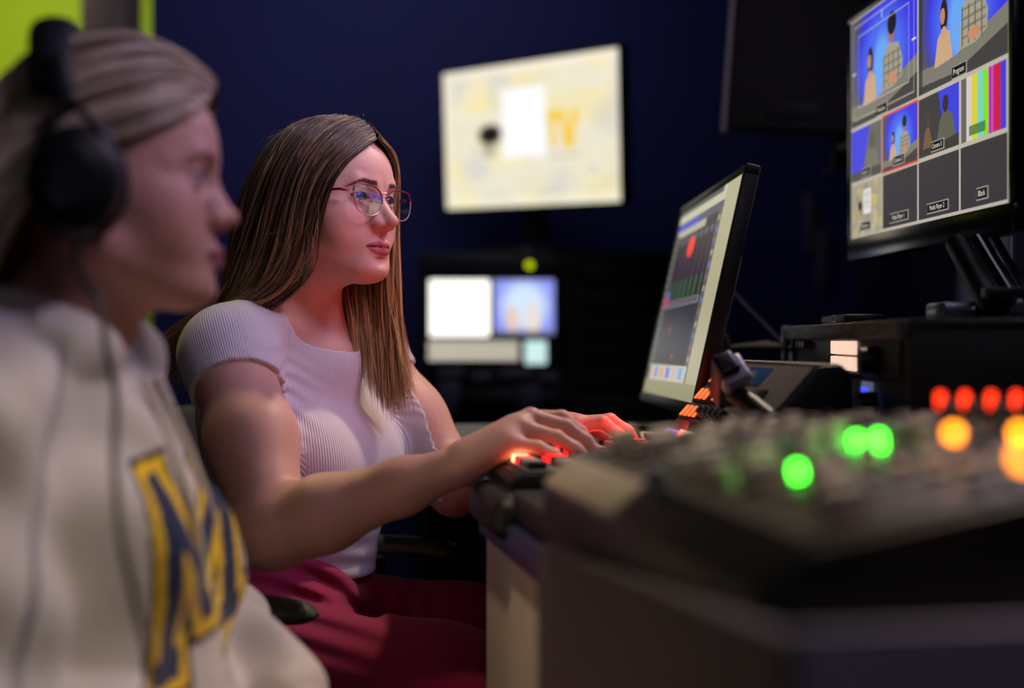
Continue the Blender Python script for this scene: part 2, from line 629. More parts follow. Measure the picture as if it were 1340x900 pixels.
desk = thing('control_desk', 'long dark control desk carrying the switcher and the audio mixer', 'desk', D.copy())
MB().box((.72, 1.63, .825), (.92, 2.09, .03), bev=.006).build('worktop', mat('desk_top', (36, 35, 37), .45, noise=.1, nscale=20), desk)
e = MB()
e.box((.262, 1.555, .812), (.05, .20, .050), bev=.02, seg=4)
e.build('edge_cushion', mat('cushion_black', (22, 22, 24), .5, noise=.1, bump=.3), desk)
MB().box((.262, 1.40, .790), (.022, .50, .034), bev=.004).build('edge_highlight', mat('bluish_highlight', (70, 76, 120), .35, metal=.4, noise=.05), desk)  # bluish reflection under the desk edge, built as a tinted strip
pale = mat('pale_laminate', (205, 198, 176), .5, noise=.05, nscale=8)
MB().box((.280, 1.40, .386), (.04, .50, .772), bev=.004).build('end_panel', pale, desk)
MB().box((.268, 1.18, .386), (.03, .08, .772), bev=.004).build('end_panel', pale, desk)
MB().prism([(.582, .415), (1.14, .415), (1.14, .832), (.582, .872)], 'x', .222, .234).build('modesty_panel', mat('charcoal_laminate', (88, 80, 84), .55, noise=.06, nscale=6), desk)
MB().box((.240, .86, .205), (.012, .56, .41), bev=.004).build('modesty_panel', mat('charcoal_laminate_2', (84, 84, 104), .55, noise=.06, nscale=6), desk)
MB().box((.70, .576, .438), (.95, .007, .876), bev=.001).build('side_panel', mat('dark_laminate', (172, 160, 182), .5, noise=.06, nscale=6), desk)
MB().box((1.12, 2.64, .405), (.10, .04, .81), bev=.004).build('leg', MATTE, desk)
MB().box((.35, 2.64, .405), (.10, .04, .81), bev=.004).build('leg', MATTE, desk)

# =================================================================== vision switcher
SW = D @ Matrix.Translation((.262, 1.49, .84))
sw = thing('vision_switcher', 'grey vision switcher with red and orange lit keys under the hands', 'switcher', SW)
SWL = .310                                     # length along the desk
prof = [(0, 0), (0, .010), (.012, .016), (.245, .022), (.345, .130), (.372, .132), (.385, .12), (.385, 0)]
MB().prism(prof, 'y', 0, SWL, bev=.002).build('chassis', mat('switcher_black', (22, 22, 22), .4, noise=.08), sw)
tilt = math.atan2(.108, .10)                   # slope of the rear section
low = MB()
low.box((.130, SWL / 2, .0205), (.225, SWL - .012, .003), rot=(0, -math.atan2(.006, .233), 0), bev=.001)
low.build('control_panel', GREYP, sw)
TM = Matrix.Translation((.245, 0, .022)) @ Matrix.Rotation(-tilt, 4, 'Y')      # x up the slope, z = outward normal
SL = math.hypot(.108, .10)


def on_slope(mb_fn, name, m, parent=sw):
    o = mb_fn.build(name, m, parent)
    o.matrix_local = TM
    return o


on_slope(MB().box((SL / 2, SWL / 2, .0012), (SL - .006, SWL - .010, .003), bev=.001), 'sloped_panel', GREYP)
MB().box((.359, SWL / 2, .1315), (.024, SWL - .010, .003), bev=.001).build('top_panel', mat('cream_panel', (150, 146, 134), .5, noise=.05), sw)
KEYOR = mat('lit_orange_key', (255, 120, 60), .4, emit=(255, 108, 52), estr=1.5)
KEYRED = mat('lit_red_key', (255, 30, 30), .4, emit=(255, 24, 30), estr=1.6)
KEYHOT = mat('lit_white_hot_key', (255, 230, 190), .4, emit=(255, 200, 150), estr=1.8)
KEYAMB = mat('lit_amber_key', (255, 190, 90), .4, emit=(255, 182, 84), estr=1.7)
KEYWARM = mat('lit_cream_key', (250, 220, 180), .4, emit=(248, 214, 170), estr=.9)
KEYGRN = mat('dim_green_key', (40, 120, 50), .4, emit=(40, 130, 55), estr=.35)
KEYVIO = mat('violet_display_glow', (130, 130, 250), .4, emit=(132, 132, 246), estr=1.0)
KEYGREY = mat('grey_key', (150, 148, 146), .45, noise=.05)
# three clusters of lit keys near the far edge of the slope
for row, (u, ks) in enumerate(((.115, (0, 1, 2, 3, 4)), (.086, (0, 1, 2, 4)), (.057, (0, 1, 2, 3)))):
    v0 = SWL - .018
    on_slope(MB().box((u, v0 - .042, .004), (.024, .092, .006), bev=.002), 'key_tray', BLACK)
    for k in ks:
        on_slope(MB().box((u, v0 - .006 - k * .0178, .0074), (.017, .0095, .002), bev=.0012), 'lit_key', KEYOR)
on_slope(MB().box((.019, SWL - .036, .0035), (.016, .050, .004), bev=.001), 'status_display', KEYVIO)
for k in range(5):
    on_slope(MB().box((.019, SWL - .078 - k * .015, .0045), (.018, .008, .006), bev=.001), 'lit_key', KEYWARM)
for k in range(5):
    on_slope(MB().cyl((.056, SWL - .110 - k * .021, .002), (.056, SWL - .110 - k * .021, .018), .0075, .0062, n=20), 'encoder_knob', BLACK)
on_slope(MB().box((.088, SWL - .145, .0035), (.014, .055, .005), bev=.001), 'key_tray', BLACK)
on_slope(MB().box((.014, SWL - .185, .005), (.028, .044, .007), bev=.002), 'lit_key', KEYGRN)
on_slope(MB().box((.03, SWL - .20, .005), (.02, .06, .005), bev=.002), 'key_tray', BLACK)
on_slope(MB().box((.030, SWL - .240, .005), (.030, .030, .006), bev=.002), 'lit_key', mat('pink_key', (190, 160, 160), .4, noise=.05, emit=(210, 150, 150), estr=.25))
on_slope(MB().box((.125, SWL - .155, .003), (.026, .075, .003), bev=.001), 'status_display', mat('dark_display', (26, 38, 60), .25, noise=.1, emit=(30, 50, 80), estr=.5))
on_slope(MB().box((.095, SWL - .215, .0035), (.018, .05, .004), bev=.001), 'status_display', BLACK)
# low keys in rows, some lit
kset = {(0, 3): KEYRED, (1, 3): KEYRED, (0, 4): KEYHOT, (1, 4): KEYRED, (0, 6): KEYRED, (2, 6): KEYRED, (0, 8): KEYAMB, (4, 7): KEYAMB, (2, 8): KEYRED,
        (4, 2): KEYWARM, (3, 9): KEYAMB, (1, 9): KEYRED, (3, 10): KEYRED, (0, 11): KEYRED, (5, 11): KEYRED}
for r_ in range(6):
    for k in range(12):
        mm = kset.get((r_, k), KEYGREY if (k + r_) % 3 else BLACK)
        z = .0165 + .006 / .233 * (.028 + r_ * .036)
        MB().box((.032 + r_ * .036, .024 + k * .0238, z + .006), (.020, .0175, .009), bev=.002).build('lit_key' if (r_, k) in kset else 'key', mm, sw)
# T-bar
tb = MB()
tb.box((.20, .055, .026), (.12, .024, .010), bev=.003)
tb.build('lever_slot', BLACK, sw)
tb = MB()
tb.tube([(.295, .020, .070), (.283, .040, .086), (.268, .064, .100)], [.014, .012, .011], n=12)
tbo = tb.build('lever_arm', BLACK, sw)
MB().box((.262, .076, .113), (.026, .078, .030), rot=(math.radians(-38), math.radians(-20), 0), bev=.006, seg=4).build('lever_handle', mat('handle_grey', (28, 28, 30), .35, noise=.05), tbo)
MB().box((.265, .058, .121), (.034, .024, .037), rot=(math.radians(-38), math.radians(-20), 0), bev=.005, seg=4).build('handle_cap', mat('handle_silver', (176, 172, 178), .35, metal=.3, noise=.05), tbo)

# =================================================================== tilted touch monitor behind the far end of the switcher
def soft_picture(w, h):
    c = Canvas(w, h, (46, 42, 46))
    c.rect(0, 0, 1, .075, (196, 192, 164))
    c.rect(0, 0, .75, .03, (70, 74, 70))
    c.rect(.05, .075, 1, .12, (80, 78, 96))
    c.rect(.02, .12, .55, .155, (178, 174, 150))
    c.rect(.0, .08, .42, .12, (66, 70, 190))
    c.rect(.80, 0, 1, 1, (178, 172, 138))
    c.rect(.74, .10, .80, .96, (96, 88, 84))
    for k in range(14):
        c.rect(.75, .14 + k * .055, .79, .165 + k * .055, [(180, 176, 160), (80, 130, 215), (150, 100, 150)][k % 3], .7)
    c.rect(0, .92, 1, 1, (150, 146, 110))
    c.rect(.02, .845, .78, .92, (196, 190, 176))
    for k, q in enumerate([(214, 170, 120), (110, 130, 200), (220, 150, 90), (90, 120, 215), (200, 180, 170), (120, 170, 220)]):
        c.rect(.05 + k * .12, .855, .12 + k * .12, .905, q)
    c.rect(.0, .14, .07, .92, (88, 88, 84))
    for k in range(18):
        c.rect(.01, .16 + k * .04, .06, .18 + k * .04, (140, 140, 130), .8)
    for k in range(7):
        x = .12 + k * .09
        c.rect(x, .17, x + .055, .205, (92, 84, 104))
        c.rect(x + .015, .25, x + .028, .47, (96, 44, 108))
        c.rect(x + .022, .40, x + .032, .50, (40, 160, 60))
        c.rect(x + .01, .56, x + .03, .80, (30, 28, 36))
        c.rect(x + .036, .56, x + .042, .80, (80, 76, 96))
    c.rect(.05, .505, .72, .545, (120, 112, 124))
    for k in range(14):
        c.rect(.07 + k * .045, .512, .095 + k * .045, .536, (66, 60, 70))
    c.ell(.36, .235, .055, .05, (255, 62, 48), soft=.25)
    c.ell(.09, .50, .04, .03, (190, 50, 90), soft=.4)
    c.rect(.06, .45, .13, .48, (90, 80, 200))
    c.ell(.30, .66, .012, .012, (220, 50, 50))
    c.ell(.46, .80, .012, .012, (220, 50, 50))
    return c


smM = rect_matrix((.2735, 2.256, 1.0695), math.radians(-88.6), math.radians(12.6), math.radians(.5))
sm, _ = display('monitor', 'tilted desktop monitor showing dark software faders with a red dot', 'monitor', smM, .580, .3262, .010, .013,
                soft_picture(360, 204), .95, bez_b=.018)
MB().box((0, .032, -.035), (.40, .024, .20), bev=.008).build('rear_housing', mat('violet_grey_plastic', (92, 90, 112), .4, noise=.05), sm)
MB().tube([(-.02, .07, -.05), (-.02, .10, -.11), (-.02, .10, -.18)], .016, n=12).build('stand_neck', MATTE, sm)
sf = MB().box((0, 0, 0), (.20, .15, .012), bev=.005).build('stand_foot', MATTE, sm)
sf.matrix_world = Matrix.Translation((.38, 2.28, .8465))
sf.matrix_parent_inverse = smM.inverted()

# =================================================================== multiviewer monitor
SQ = .356 / 4


def scene_pic(c, x0, y0, x1, y1, dim=1.0, var=0):
    W_, H_ = x1 - x0, y1 - y0
    cl = (x0, y0, x1, y1)

    def P(x, y):
        return x0 + x * W_, y0 + y * H_

    def col(q):
        return tuple(v * dim for v in q)
    c.rect(x0, y0, x1, y1, col((84, 84, 92)))
    if var == 0:
        c.ell(*P(.60, .42), .44 * W_, .56 * H_, col((58, 56, 232)), soft=.35, clip=cl)
        c.ell(*P(.52, .52), .26 * W_, .36 * H_, col((76, 110, 240)), soft=.6, clip=cl)
        c.ell(*P(.50, .58), .10 * W_, .22 * H_, col((110, 170, 248)), soft=.8, clip=cl)
        c.poly([P(0, .80), P(.45, .82), P(1, .63), P(1, 1), P(0, 1)], col((128, 124, 112)), clip=cl)
        c.poly([P(0, .93), P(.45, .95), P(1, .78), P(1, 1), P(0, 1)], col((66, 64, 64)), clip=cl)
        # left person: long dark hair, pale top, hands raised
        c.poly([P(.20, .84), P(.24, .62), P(.30, .56), P(.38, .60), P(.42, .82)], col((206, 170, 130)), clip=cl)
        c.ell(*P(.315, .46), .045 * W_, .13 * H_, col((44, 26, 26)), clip=cl)
        c.ell(*P(.30, .46), .028 * W_, .065 * H_, col((196, 138, 110)), clip=cl)
        c.ell(*P(.315, .60), .035 * W_, .055 * H_, col((214, 160, 120)), clip=cl)
        # right person: short dark curls, checked shirt
        c.poly([P(.49, .80), P(.53, .48), P(.60, .40), P(.74, .44), P(.80, .60), P(.79, .74), P(.66, .80)], col((168, 160, 138)), clip=cl)
        for k in range(4):
            c.poly([P(.52 + k * .07, .48), P(.535 + k * .07, .48), P(.535 + k * .07, .78), P(.52 + k * .07, .78)], col((96, 92, 84)), .7, clip=cl)
            c.poly([P(.52, .50 + k * .07), P(.78, .50 + k * .07), P(.78, .52 + k * .07), P(.52, .52 + k * .07)], col((96, 92, 84)), .5, clip=cl)
        c.ell(*P(.635, .31), .045 * W_, .10 * H_, col((170, 112, 88)), clip=cl)
        c.ell(*P(.645, .24), .065 * W_, .10 * H_, col((34, 24, 26)), clip=cl)
        c.ell(*P(.65, .72), .06 * W_, .05 * H_, col((206, 140, 104)), clip=cl)
    elif var == 1:                                  # close side view, left edge
        c.rect(x0, y0, x1, y1, col((104, 102, 96)))
        c.poly([P(.0, .0), P(.62, .0), P(.50, .45), P(.34, 1), P(.0, 1)], col((66, 66, 225)), clip=cl)
        c.poly([P(.40, 1), P(.52, .50), P(.66, .34), P(.86, .55), P(1, 1)], col((118, 116, 100)), clip=cl)
        c.ell(*P(.70, .33), .10 * W_, .15 * H_, col((94, 90, 80)), clip=cl)
        c.rect(x0, y0 + .82 * H_, x1, y1, col((80, 78, 72)))
    else:
        c.rect(x0, y0, x1, y1, col((60, 58, 60)))
        c.poly([P(.50, .0), P(1, .0), P(1, .80), P(.62, .80), P(.58, .4)], col((60, 64, 220)), clip=cl)
        c.poly([P(.46, .86), P(.54, .50), P(.66, .34), P(.84, .44), P(.92, .80)], col((96, 96, 80)), clip=cl)
        c.ell(*P(.68, .25), .07 * W_, .14 * H_, col((52, 40, 40)), clip=cl)
        c.poly([P(.10, .9), P(.18, .55), P(.27, .50), P(.38, .90)], col((120, 88, 60)), clip=cl)
        c.ell(*P(.25, .42), .05 * W_, .11 * H_, col((84, 60, 48)), clip=cl)
        c.rect(x0, y0 + .86 * H_, x1, y1, col((56, 54, 52)))


def multi_picture(w, h):
    c = Canvas(w, h, (190, 182, 168))
    g = .004
    gy = .007
    scene_pic(c, g, gy, .5 - g, .5 - gy)
    # safe-area lines of the preview picture
    for i in (.035, .085):
        c.frame(i * .7, i * 1.0, .5 - i * .7, .5 - i * 1.0, .003, (205, 196, 180), .75)
    c.rect(.245, .035, .25, .075, (225, 218, 205))
    c.rect(.012, .245, .04, .253, (225, 218, 205))
    c.rect(.46, .245, .488, .253, (225, 218, 205))
    scene_pic(c, .5 + g, gy, 1 - g, .5 - gy)
    c.rect(.5 + g, gy, .53, .5 - gy, (50, 46, 50), .7)
    scene_pic(c, g, .5 + gy, .25 - g, .75 - gy, var=1)
    c.rect(.25, .5, .5, .75, (226, 72, 62))
    scene_pic(c, .25 + g, .5 + gy, .5 - g, .75 - gy)
    scene_pic(c, .5 + g, .5 + gy, .75 - g, .75 - gy, var=2)
    bars = [(108, 100, 96), (214, 208, 198), (222, 212, 40), (120, 214, 202), (134, 226, 34), (196, 20, 190), (206, 22, 60), (70, 60, 206)]
    for k, q in enumerate(bars):
        x0 = .758 + k * .0285
        c.rect(x0, .5 + gy, x0 + .0285, .75 - gy, q)
    c.rect(.80, .69, .885, .725, (50, 100, 60), .7)
    c.rect(.915, .5 + gy, .921, .75 - gy, (230, 110, 40))
    c.rect(.986, .5 + gy, .998, .75 - gy, (190, 184, 160))
    # playback picture
    c.rect(g, .75 + gy, .25 - g, 1 - gy, (168, 160, 136))
    rr = random.Random(4)
    for _ in range(30):
        c.ell(rr.uniform(.02, .24), rr.uniform(.77, .98), .012, .015, rr.choice([(196, 190, 172), (206, 186, 110), (140, 134, 120)]), soft=.6, k=.6)
    c.ell(.075, .858, .016, .022, (28, 24, 24))
    c.rect(.073, .87, .08, .90, (28, 24, 24))
    c.rect(.105, .79, .162, .90, (232, 230, 226))
    for k in range(7):
        c.rect(.112, .80 + k * .012, .155, .804 + k * .012, (150, 148, 150))
    for x0, x1 in ((.25 + g, .5 - g), (.5 + g, .75 - g), (.75 + g, 1 - 2.2 * g)):
        c.rect(x0, .75 + gy, x1, 1 - gy * 1.8, (56, 52, 58))
    c.rect(.993, 0, 1, 1, (150, 146, 110))
    return c


mvM = rect_matrix((.5755, 2.03, 1.343), math.radians(-86.4))
MW, MH = .633, .356
mv, scr = display('monitor', 'large multiview monitor with camera pictures and colour bars', 'monitor', mvM, MW, MH, .035, .016,
                  multi_picture(640, 360), 1.0, m=mat('gloss_black', (12, 12, 16), .22, noise=.05), bez_b=.036)
TXT = mat('screen_text_white', (220, 215, 205), .5, emit=(222, 216, 204), estr=.9)
TXY = mat('screen_text_yellow', (235, 205, 30), .5, emit=(236, 206, 24), estr=1.0)
TXB = mat('caption_box_dark', (24, 24, 26), .5, emit=(24, 24, 26), estr=.8)
BRD = mat('caption_border', (170, 164, 154), .5, emit=(170, 164, 154), estr=.8)


def caption(s, fx, fy, size, m=TXT, box=True):
    x, z = (fx - .5) * MW, (.5 - fy) * MH
    if box:
        wbox = len(s) * size * .56 + size * .7
        q = MB().box((x, .0032, z), (wbox, .0006, size * 1.55), bev=0).build('caption_border', BRD, scr)
        MB().box((x, .0028, z), (wbox - .003, .0006, size * 1.55 - .003), bev=0).build('caption_plate', TXB, scr)
    text_mesh('caption_text', s, size, m, scr, (x, .0022, z))


caption('Preview', .25, .468, .011)
caption('Program', .75, .468, .011)
caption('Camera 1', .125, .715, .0095)
caption('Camera 2', .375, .715, .0095)
caption('Camera 3', .625, .715, .0095)
caption('Playback', .125, .955, .0095)
caption('Media Player 1', .375, .952, .0095)
caption('Media Player 2', .625, .952, .0095)
caption('Black', .872, .945, .0105)
caption('TV', .19, .855, .026, TXY, box=False)
# monitor arm carrying it
am = thing('monitor_stand', 'black and chrome stand holding the multiview monitor above the cabinet', 'monitor stand', Matrix.Translation((.69, 1.95, 1.021)))
MB().box((0, 0, .008), (.20, .16, .016), bev=.006).build('base_plate', MATTE, am)
MB().cyl((.00, -.02, .012), (.0, -.02, .06), .028, .022).build('pivot', STEEL, am)
MB().tube([(-.005, .03, .02), (-.012, .04, .08), (-.045, .05, .15), (-.055, .05, .26)], [.022, .020, .024, .022], n=12).build('rear_arm', BLACK, am)
MB().box((-.035, .05, .30), (.05, .12, .12), bev=.008).build('mount_plate', BLACK, am)
# front strut of the arm: two chrome tubes with a dark web
p0, p1 = px(1335, 408, 1.62), px(1280, 318, 1.78)
arm2 = MB()
loc = lambda v: Vector(v) - Vector((.69, 1.95, 1.021))
arm2.tube([loc(p0), loc(p1)], .013, n=14)
arm2.build('strut', CHROME, am)
MB().tube([loc(p0 + Vector((.022, .01, 0))), loc(p1 + Vector((.022, .01, .01)))], .006, n=12).build('strut', CHROME, am)
MB().tube([loc(p0 + Vector((-.022, .02, 0))), loc(p1 + Vector((-.020, .02, .0)))], .015, n=12).build('strut', BLACK, am)
MB().box(loc(px(1322, 384, 1.64)), (.06, .03, .014), bev=.003).build('clamp', BLACK, am)

# =================================================================== equipment cabinet on the desk (right)
cabM = Matrix.Translation((.405, 1.45, .84)) @ Matrix.Rotation(math.atan2(-.046, .85), 4, 'Z') @ Matrix.Identity(4)
cabM = Matrix(((.9985, -.054, 0, .405), (.054, .9985, 0, 1.45), (0, 0, 1, .84), (0, 0, 0, 1)))
cabM = Matrix.Translation((.405, 1.45, .84)) @ Matrix.Rotation(-math.atan2(.046, .85), 4, 'Z')
cab = thing('equipment_cabinet', 'low black equipment cabinet with a wood-grain top strip and lit meter', 'equipment cabinet', cabM)
CL, CD, CH = .85, .60, .181
f = MB()
f.box((CD / 2, CL / 2, CH - .006), (CD, CL, .012), bev=.002)
f.box((CD / 2, .009, CH / 2 - .006), (CD, .018, CH - .012), bev=.002)
f.box((CD / 2, CL - .009, CH / 2 - .006), (CD, .018, CH - .012), bev=.002)
f.box((CD - .01, CL / 2, CH / 2 - .006), (.02, CL - .036, CH - .012), bev=.002)
f.box((CD / 2, CL / 2, .006), (CD, CL - .036, .012), bev=.002)
f.box((.02, CL / 2, .117), (.04, CL - .036, .005), bev=.002)
f.build('cabinet_shell', mat('cabinet_black', (38, 37, 34), .45, noise=.1), cab)


def wood_mat():
    m = bpy.data.materials.new('dark_wood_grain')
    m.use_nodes = True
    N, L = m.node_tree.nodes, m.node_tree.links
    b = N['Principled BSDF']
    tc = N.new('ShaderNodeTexCoord')
    mp_ = N.new('ShaderNodeMapping')
    mp_.inputs['Scale'].default_value = (1, 3, 30)
    wv = N.new('ShaderNodeTexWave')
    wv.inputs['Scale'].default_value = 3
    wv.inputs['Distortion'].default_value = 9
    cr = N.new('ShaderNodeValToRGB')
    cr.color_ramp.elements[0].color = (*lin((84, 80, 72)), 1)
    cr.color_ramp.elements[1].color = (*lin((130, 124, 110)), 1)
    L.new(tc.outputs['Object'], mp_.inputs[0])
    L.new(mp_.outputs[0], wv.inputs['Vector'])
    L.new(wv.outputs['Fac'], cr.inputs[0])
    L.new(cr.outputs[0], b.inputs['Base Color'])
    b.inputs['Roughness'].default_value = .5
    return m


MB().box((-.004, CL / 2, CH - .011), (.012, CL - .004, .021), bev=.002).build('wood_strip', wood_mat(), cab)
MB().box((-.010, CL - .004, CH - .06), (.010, .012, .122), bev=.002).build('corner_post', STEEL, cab)
pz = .140
u1 = MB().box((.008, CL / 2, pz), (.012, CL - .06, .044), bev=.002).build('audio_unit', mat('olive_black_panel', (84, 82, 70), .5, noise=.08), cab)
for r_ in range(2):
    for k in range(9):
        MB().box((-.001, .295 + k * .019, pz + (.0095 if r_ else -.0105)), (.004, .0175, .017), bev=.001).build('lit_meter', mat('lit_peach_meter', (250, 215, 190), .4, emit=(252, 214, 190), estr=.95), u1)
MB().cyl((.002, .15, pz - .004), (-.022, .15, pz - .004), .017, .015, n=28).build('rotary_knob', BLACK, u1)
MB().box((.0, .10, pz), (.004, .13, .040), bev=.001).build('face_plate', DARKM, u1)
for k in range(3):
    MB().cyl((.002, .66 + k * .03, pz + .012), (-.010, .66 + k * .03, pz + .012), .006, n=16).build('socket', STEEL, u1)
u2 = MB().box((.012, .22, .088), (.012, .34, .050), bev=.002).build('display_unit', mat('unit_black', (58, 58, 54), .4, noise=.08), cab)
MB().box((.003, .235, .088), (.004, .055, .044), bev=.001).build('display', mat('pale_blue_display', (90, 100, 120), .3, emit=(110, 122, 150), estr=.5), u2)
MB().box((-.001, .232, .091), (.004, .026, .026), bev=.001).build('display_graphic', mat('blue_graphic', (60, 80, 240), .3, emit=(70, 90, 250), estr=1.1), u2)
MB().cyl((.0, .17, .086), (-.02, .17, .086), .015, .014, n=28).build('rotary_knob', BLACK, u2)
# little things on and in front of the cabinet
tb_ = thing('pocket_device', 'small flat black device with a white outlined mark on the cabinet top', 'device',
            cabM @ Matrix.Translation((.055, .62, CH)))
MB().box((0, 0, .007), (.055, .20, .014), bev=.004).build('case', BLACK, tb_)
fr = MB()
for a_, b_ in (((-.0285, -.035, .013), (-.0285, .0, .013)), ((-.0285, -.035, .004), (-.0285, .0, .004)), ((-.0285, -.035, .004), (-.0285, -.035, .013)), ((-.0285, .0, .004), (-.0285, .0, .013))):
    fr.tube([a_, b_], .0007, n=6)
fr.build('white_mark', mat('white_print', (230, 230, 230), .5, noise=.02), tb_)
sc_ = thing('clamp_block', 'shiny silver clamp block on the cabinet top beside the monitor arm', 'clamp', Matrix.Translation((.535, 1.72, 1.021)))
MB().box((0, 0, .012), (.05, .075, .024), bev=.005).build('block', STEEL, sc_)
MB().cyl((.02, -.05, .012), (.02, -.025, .012), .012, n=20).build('screw_knob', CHROME, sc_)
ad = thing('connector_bundle', 'small bundle of plugs and adapters on the desk left of the cabinet', 'plugs', Matrix.Translation((.475, 2.36, .972)))
MB().box((.02, 0, -.055), (.05, .12, .13), bev=.006).build('junction_box', BLACK, ad)
for k in range(4):
    MB().tube([(-.01 - .012 * k, -.02 + .01 * k, .012 + .003 * k), (-.05 - .02 * k, .0, .014), (-.10 - .012 * k, .02, .008)], .005, n=8).build('plug_lead', RUBBER, ad)
MB().cyl((-.02, -.06, .012), (.03, -.06, .012), .006, n=14).build('plug_tip', mat('brass_tip', (190, 150, 90), .3, metal=.8, noise=.05), ad)

# =================================================================== audio mixer in the foreground
MX = D @ Matrix.Translation((.238, .66, .848))
mx = thing('audio_mixer', 'wide grey audio mixing desk in the blurred foreground with glowing green and orange keys', 'mixer', MX)
ML = .54
mprof = [(0, -.008), (0, .028), (.025, .050), (.185, .080), (.325, .081), (.35, .081), (.365, .074), (.365, -.008)]
MB().prism(mprof, 'y', 0, ML, bev=.004).build('chassis', mat('mixer_black', (20, 20, 21), .4, noise=.08), mx)
s1 = math.atan2(.030, .16)
s2 = math.atan2(.001, .14)
T1 = Matrix.Translation((.025, 0, .050)) @ Matrix.Rotation(-s1, 4, 'Y')
T2 = Matrix.Translation((.185, 0, .080)) @ Matrix.Rotation(-s2, 4, 'Y')
MIXP = mat('mixer_taupe', (78, 71, 60), .5, noise=.08, nscale=20)


def onT(T, mb, name, m, parent=mx):
    o = mb.build(name, m, parent)
    o.matrix_local = T
    return o


onT(T1, MB().box((.082, ML / 2, .0015), (.160, ML - .012, .004), bev=.001), 'fader_panel', MIXP)
MB().box((.0135, ML - .125, .0405), (.034, .235, .004), rot=(0, -math.atan2(.022, .025), 0), bev=.001).build('lip_highlight', mat('satin_highlight', (196, 186, 160), .42, metal=.15, noise=.05), mx)  # pale strip shaped like the reflection on the mixer's front lip
onT(T2, MB().box((.073, ML / 2, .0015), (.145, ML - .012, .004), bev=.001), 'knob_panel', MIXP)
LITG = mat('lit_green_key', (80, 255, 80), .4, emit=(60, 255, 40), estr=15.0)
LITO = mat('lit_orange_lamp', (255, 160, 30), .4, emit=(255, 140, 10), estr=12.0)
LITR = mat('lit_red_lamp', (255, 70, 30), .4, emit=(255, 50, 14), estr=4.0)
nch = 11
capG = mat('green_cap', (150, 160, 136), .5, noise=.05)
capR = mat('red_cap', (190, 60, 40), .5, noise=.05)
for k in range(nch):
    y = .03 + k * .045
    onT(T1, MB().box((.055, y, .0045), (.085, .004, .002), bev=.0005), 'fader_slot', BLACK)
    fx = .035 + .035 * ((k * 7) % 5) / 5
    onT(T1, MB().box((fx, y, .012), (.022, .014, .020), bev=.003), 'fader_cap', CREAM)
    for r_ in range(3):
        g_ = onT(T1, MB().box((.108 + r_ * .020, y, .0075), (.011, .014, .008), bev=.002), 'mixer_key', CREAM if (k + r_) % 4 else KEYGREY)
    for r_ in range(4):
        onT(T2, MB().cyl((.018 + r_ * .033, y, .002), (.018 + r_ * .033, y, .010), .0085, .0072, n=18), 'rotary_knob', [CREAM, capG, CREAM, BLACK][(r_ + k) % 4])


def hit(pxx, pyy, T, lift=0.0):
    """where the ray to a photo pixel meets a mixer panel, in panel coordinates"""
    M = MX @ T
    n = (M.to_3x3() @ Vector((0, 0, 1))).normalized()
    o = M.translation + n * lift
    d = Vector(((pxx - CX) / F_PX, 1, -(pyy - CY) / F_PX))
    c0 = Vector((0, 0, CAM_Z))
    t = (o - c0).dot(n) / d.dot(n)
    return M.inverted() @ (c0 + d * t), t


for (x, y, m_, T, r_) in ((1042, 607, LITG, T1, .0085), (1120, 568, LITG, T1, .0075), (1149, 566, LITG, T1, .0075)):
    h_, t_ = hit(x, y, T, .014)
    onT(T, MB().box((h_.x, h_.y, .008), (.006, .006, .012), bev=.002), 'lit_key', m_)
for (x, y, m_) in ((1248, 560, LITO), (1334, 560, LITO), (1340, 590, LITO)):
    h_, t_ = hit(x, y, T2, .022)
    onT(T2, MB().box((h_.x, h_.y, .019), (.006, .006, .007), bev=.002), 'lit_lamp', m_)
for k, x in enumerate((1238, 1270, 1305, 1338)):
    h_, t_ = hit(x + 6, 524, T2, .026)
    b_ = onT(T2, MB().cyl((h_.x, h_.y, .002), (h_.x, h_.y, .026), .009, .007, n=18), 'tall_knob', mat('knob_silver', (150, 146, 142), .35, metal=.3, noise=.05))
    onT(T2, MB().box((h_.x - .004, h_.y + .008, .026), (.006, .005, .012), bev=.003), 'lit_lamp', LITR)

for (x, y, m_) in ((893, 600, CREAM), (945, 612, CREAM), (993, 577, CREAM), (1022, 577, KEYGREY), (1062, 566, CREAM), (1095, 560, CREAM), (962, 588, capG), (1180, 560, capG), (1212, 558, CREAM), (860, 615, KEYGREY)):
    h_, t_ = hit(x, y, T1, .016)
    if 0.01 < h_.y < ML - .01:
        onT(T1, MB().cyl((h_.x, h_.y, .002), (h_.x, h_.y, .019), .0085, .0075, n=20), 'rotary_knob', m_)

# =================================================================== cables
def cable(name, label, pts, r, m=RUBBER):
    o = MB().tube(smooth_path(pts, 8), r, n=8).build(name, m)
    return tag(o, label, 'cable')


GREYC = mat('grey_cable', (92, 92, 104), .5, noise=.1)
cable('cable', 'grey cable sagging behind the tilted monitor', [px(950, 372, 2.6), px(975, 400, 2.6), px(1005, 430, 2.55), px(1036, 470, 2.50), (.50, 2.50, .85)], .004, GREYC)
cable('cable', 'short cable curling down beside the tilted monitor edge', [px(940, 440, 2.42), px(952, 455, 2.42), px(960, 475, 2.42), (.40, 2.44, .847)], .0035, GREYC)
cable('cable', 'thin pale cable looping behind the right edge of the multiview monitor',
      [px(1322, 120, 2.1), px(1333, 165, 2.1), px(1340, 205, 2.1), px(1336, 250, 2.1), px(1325, 285, 2.1), (.735, 2.1, 1.025)], .0015, mat('pale_cable', (190, 188, 200), .4, noise=.05))
cable('cable', 'black cable loop lying on the desk behind the switcher', [px(838, 572, 2.02), px(818, 560, 2.02), px(835, 558, 2.06), px(868, 566, 2.10), px(880, 575, 2.1), (.36, 2.12, .845)], .004)
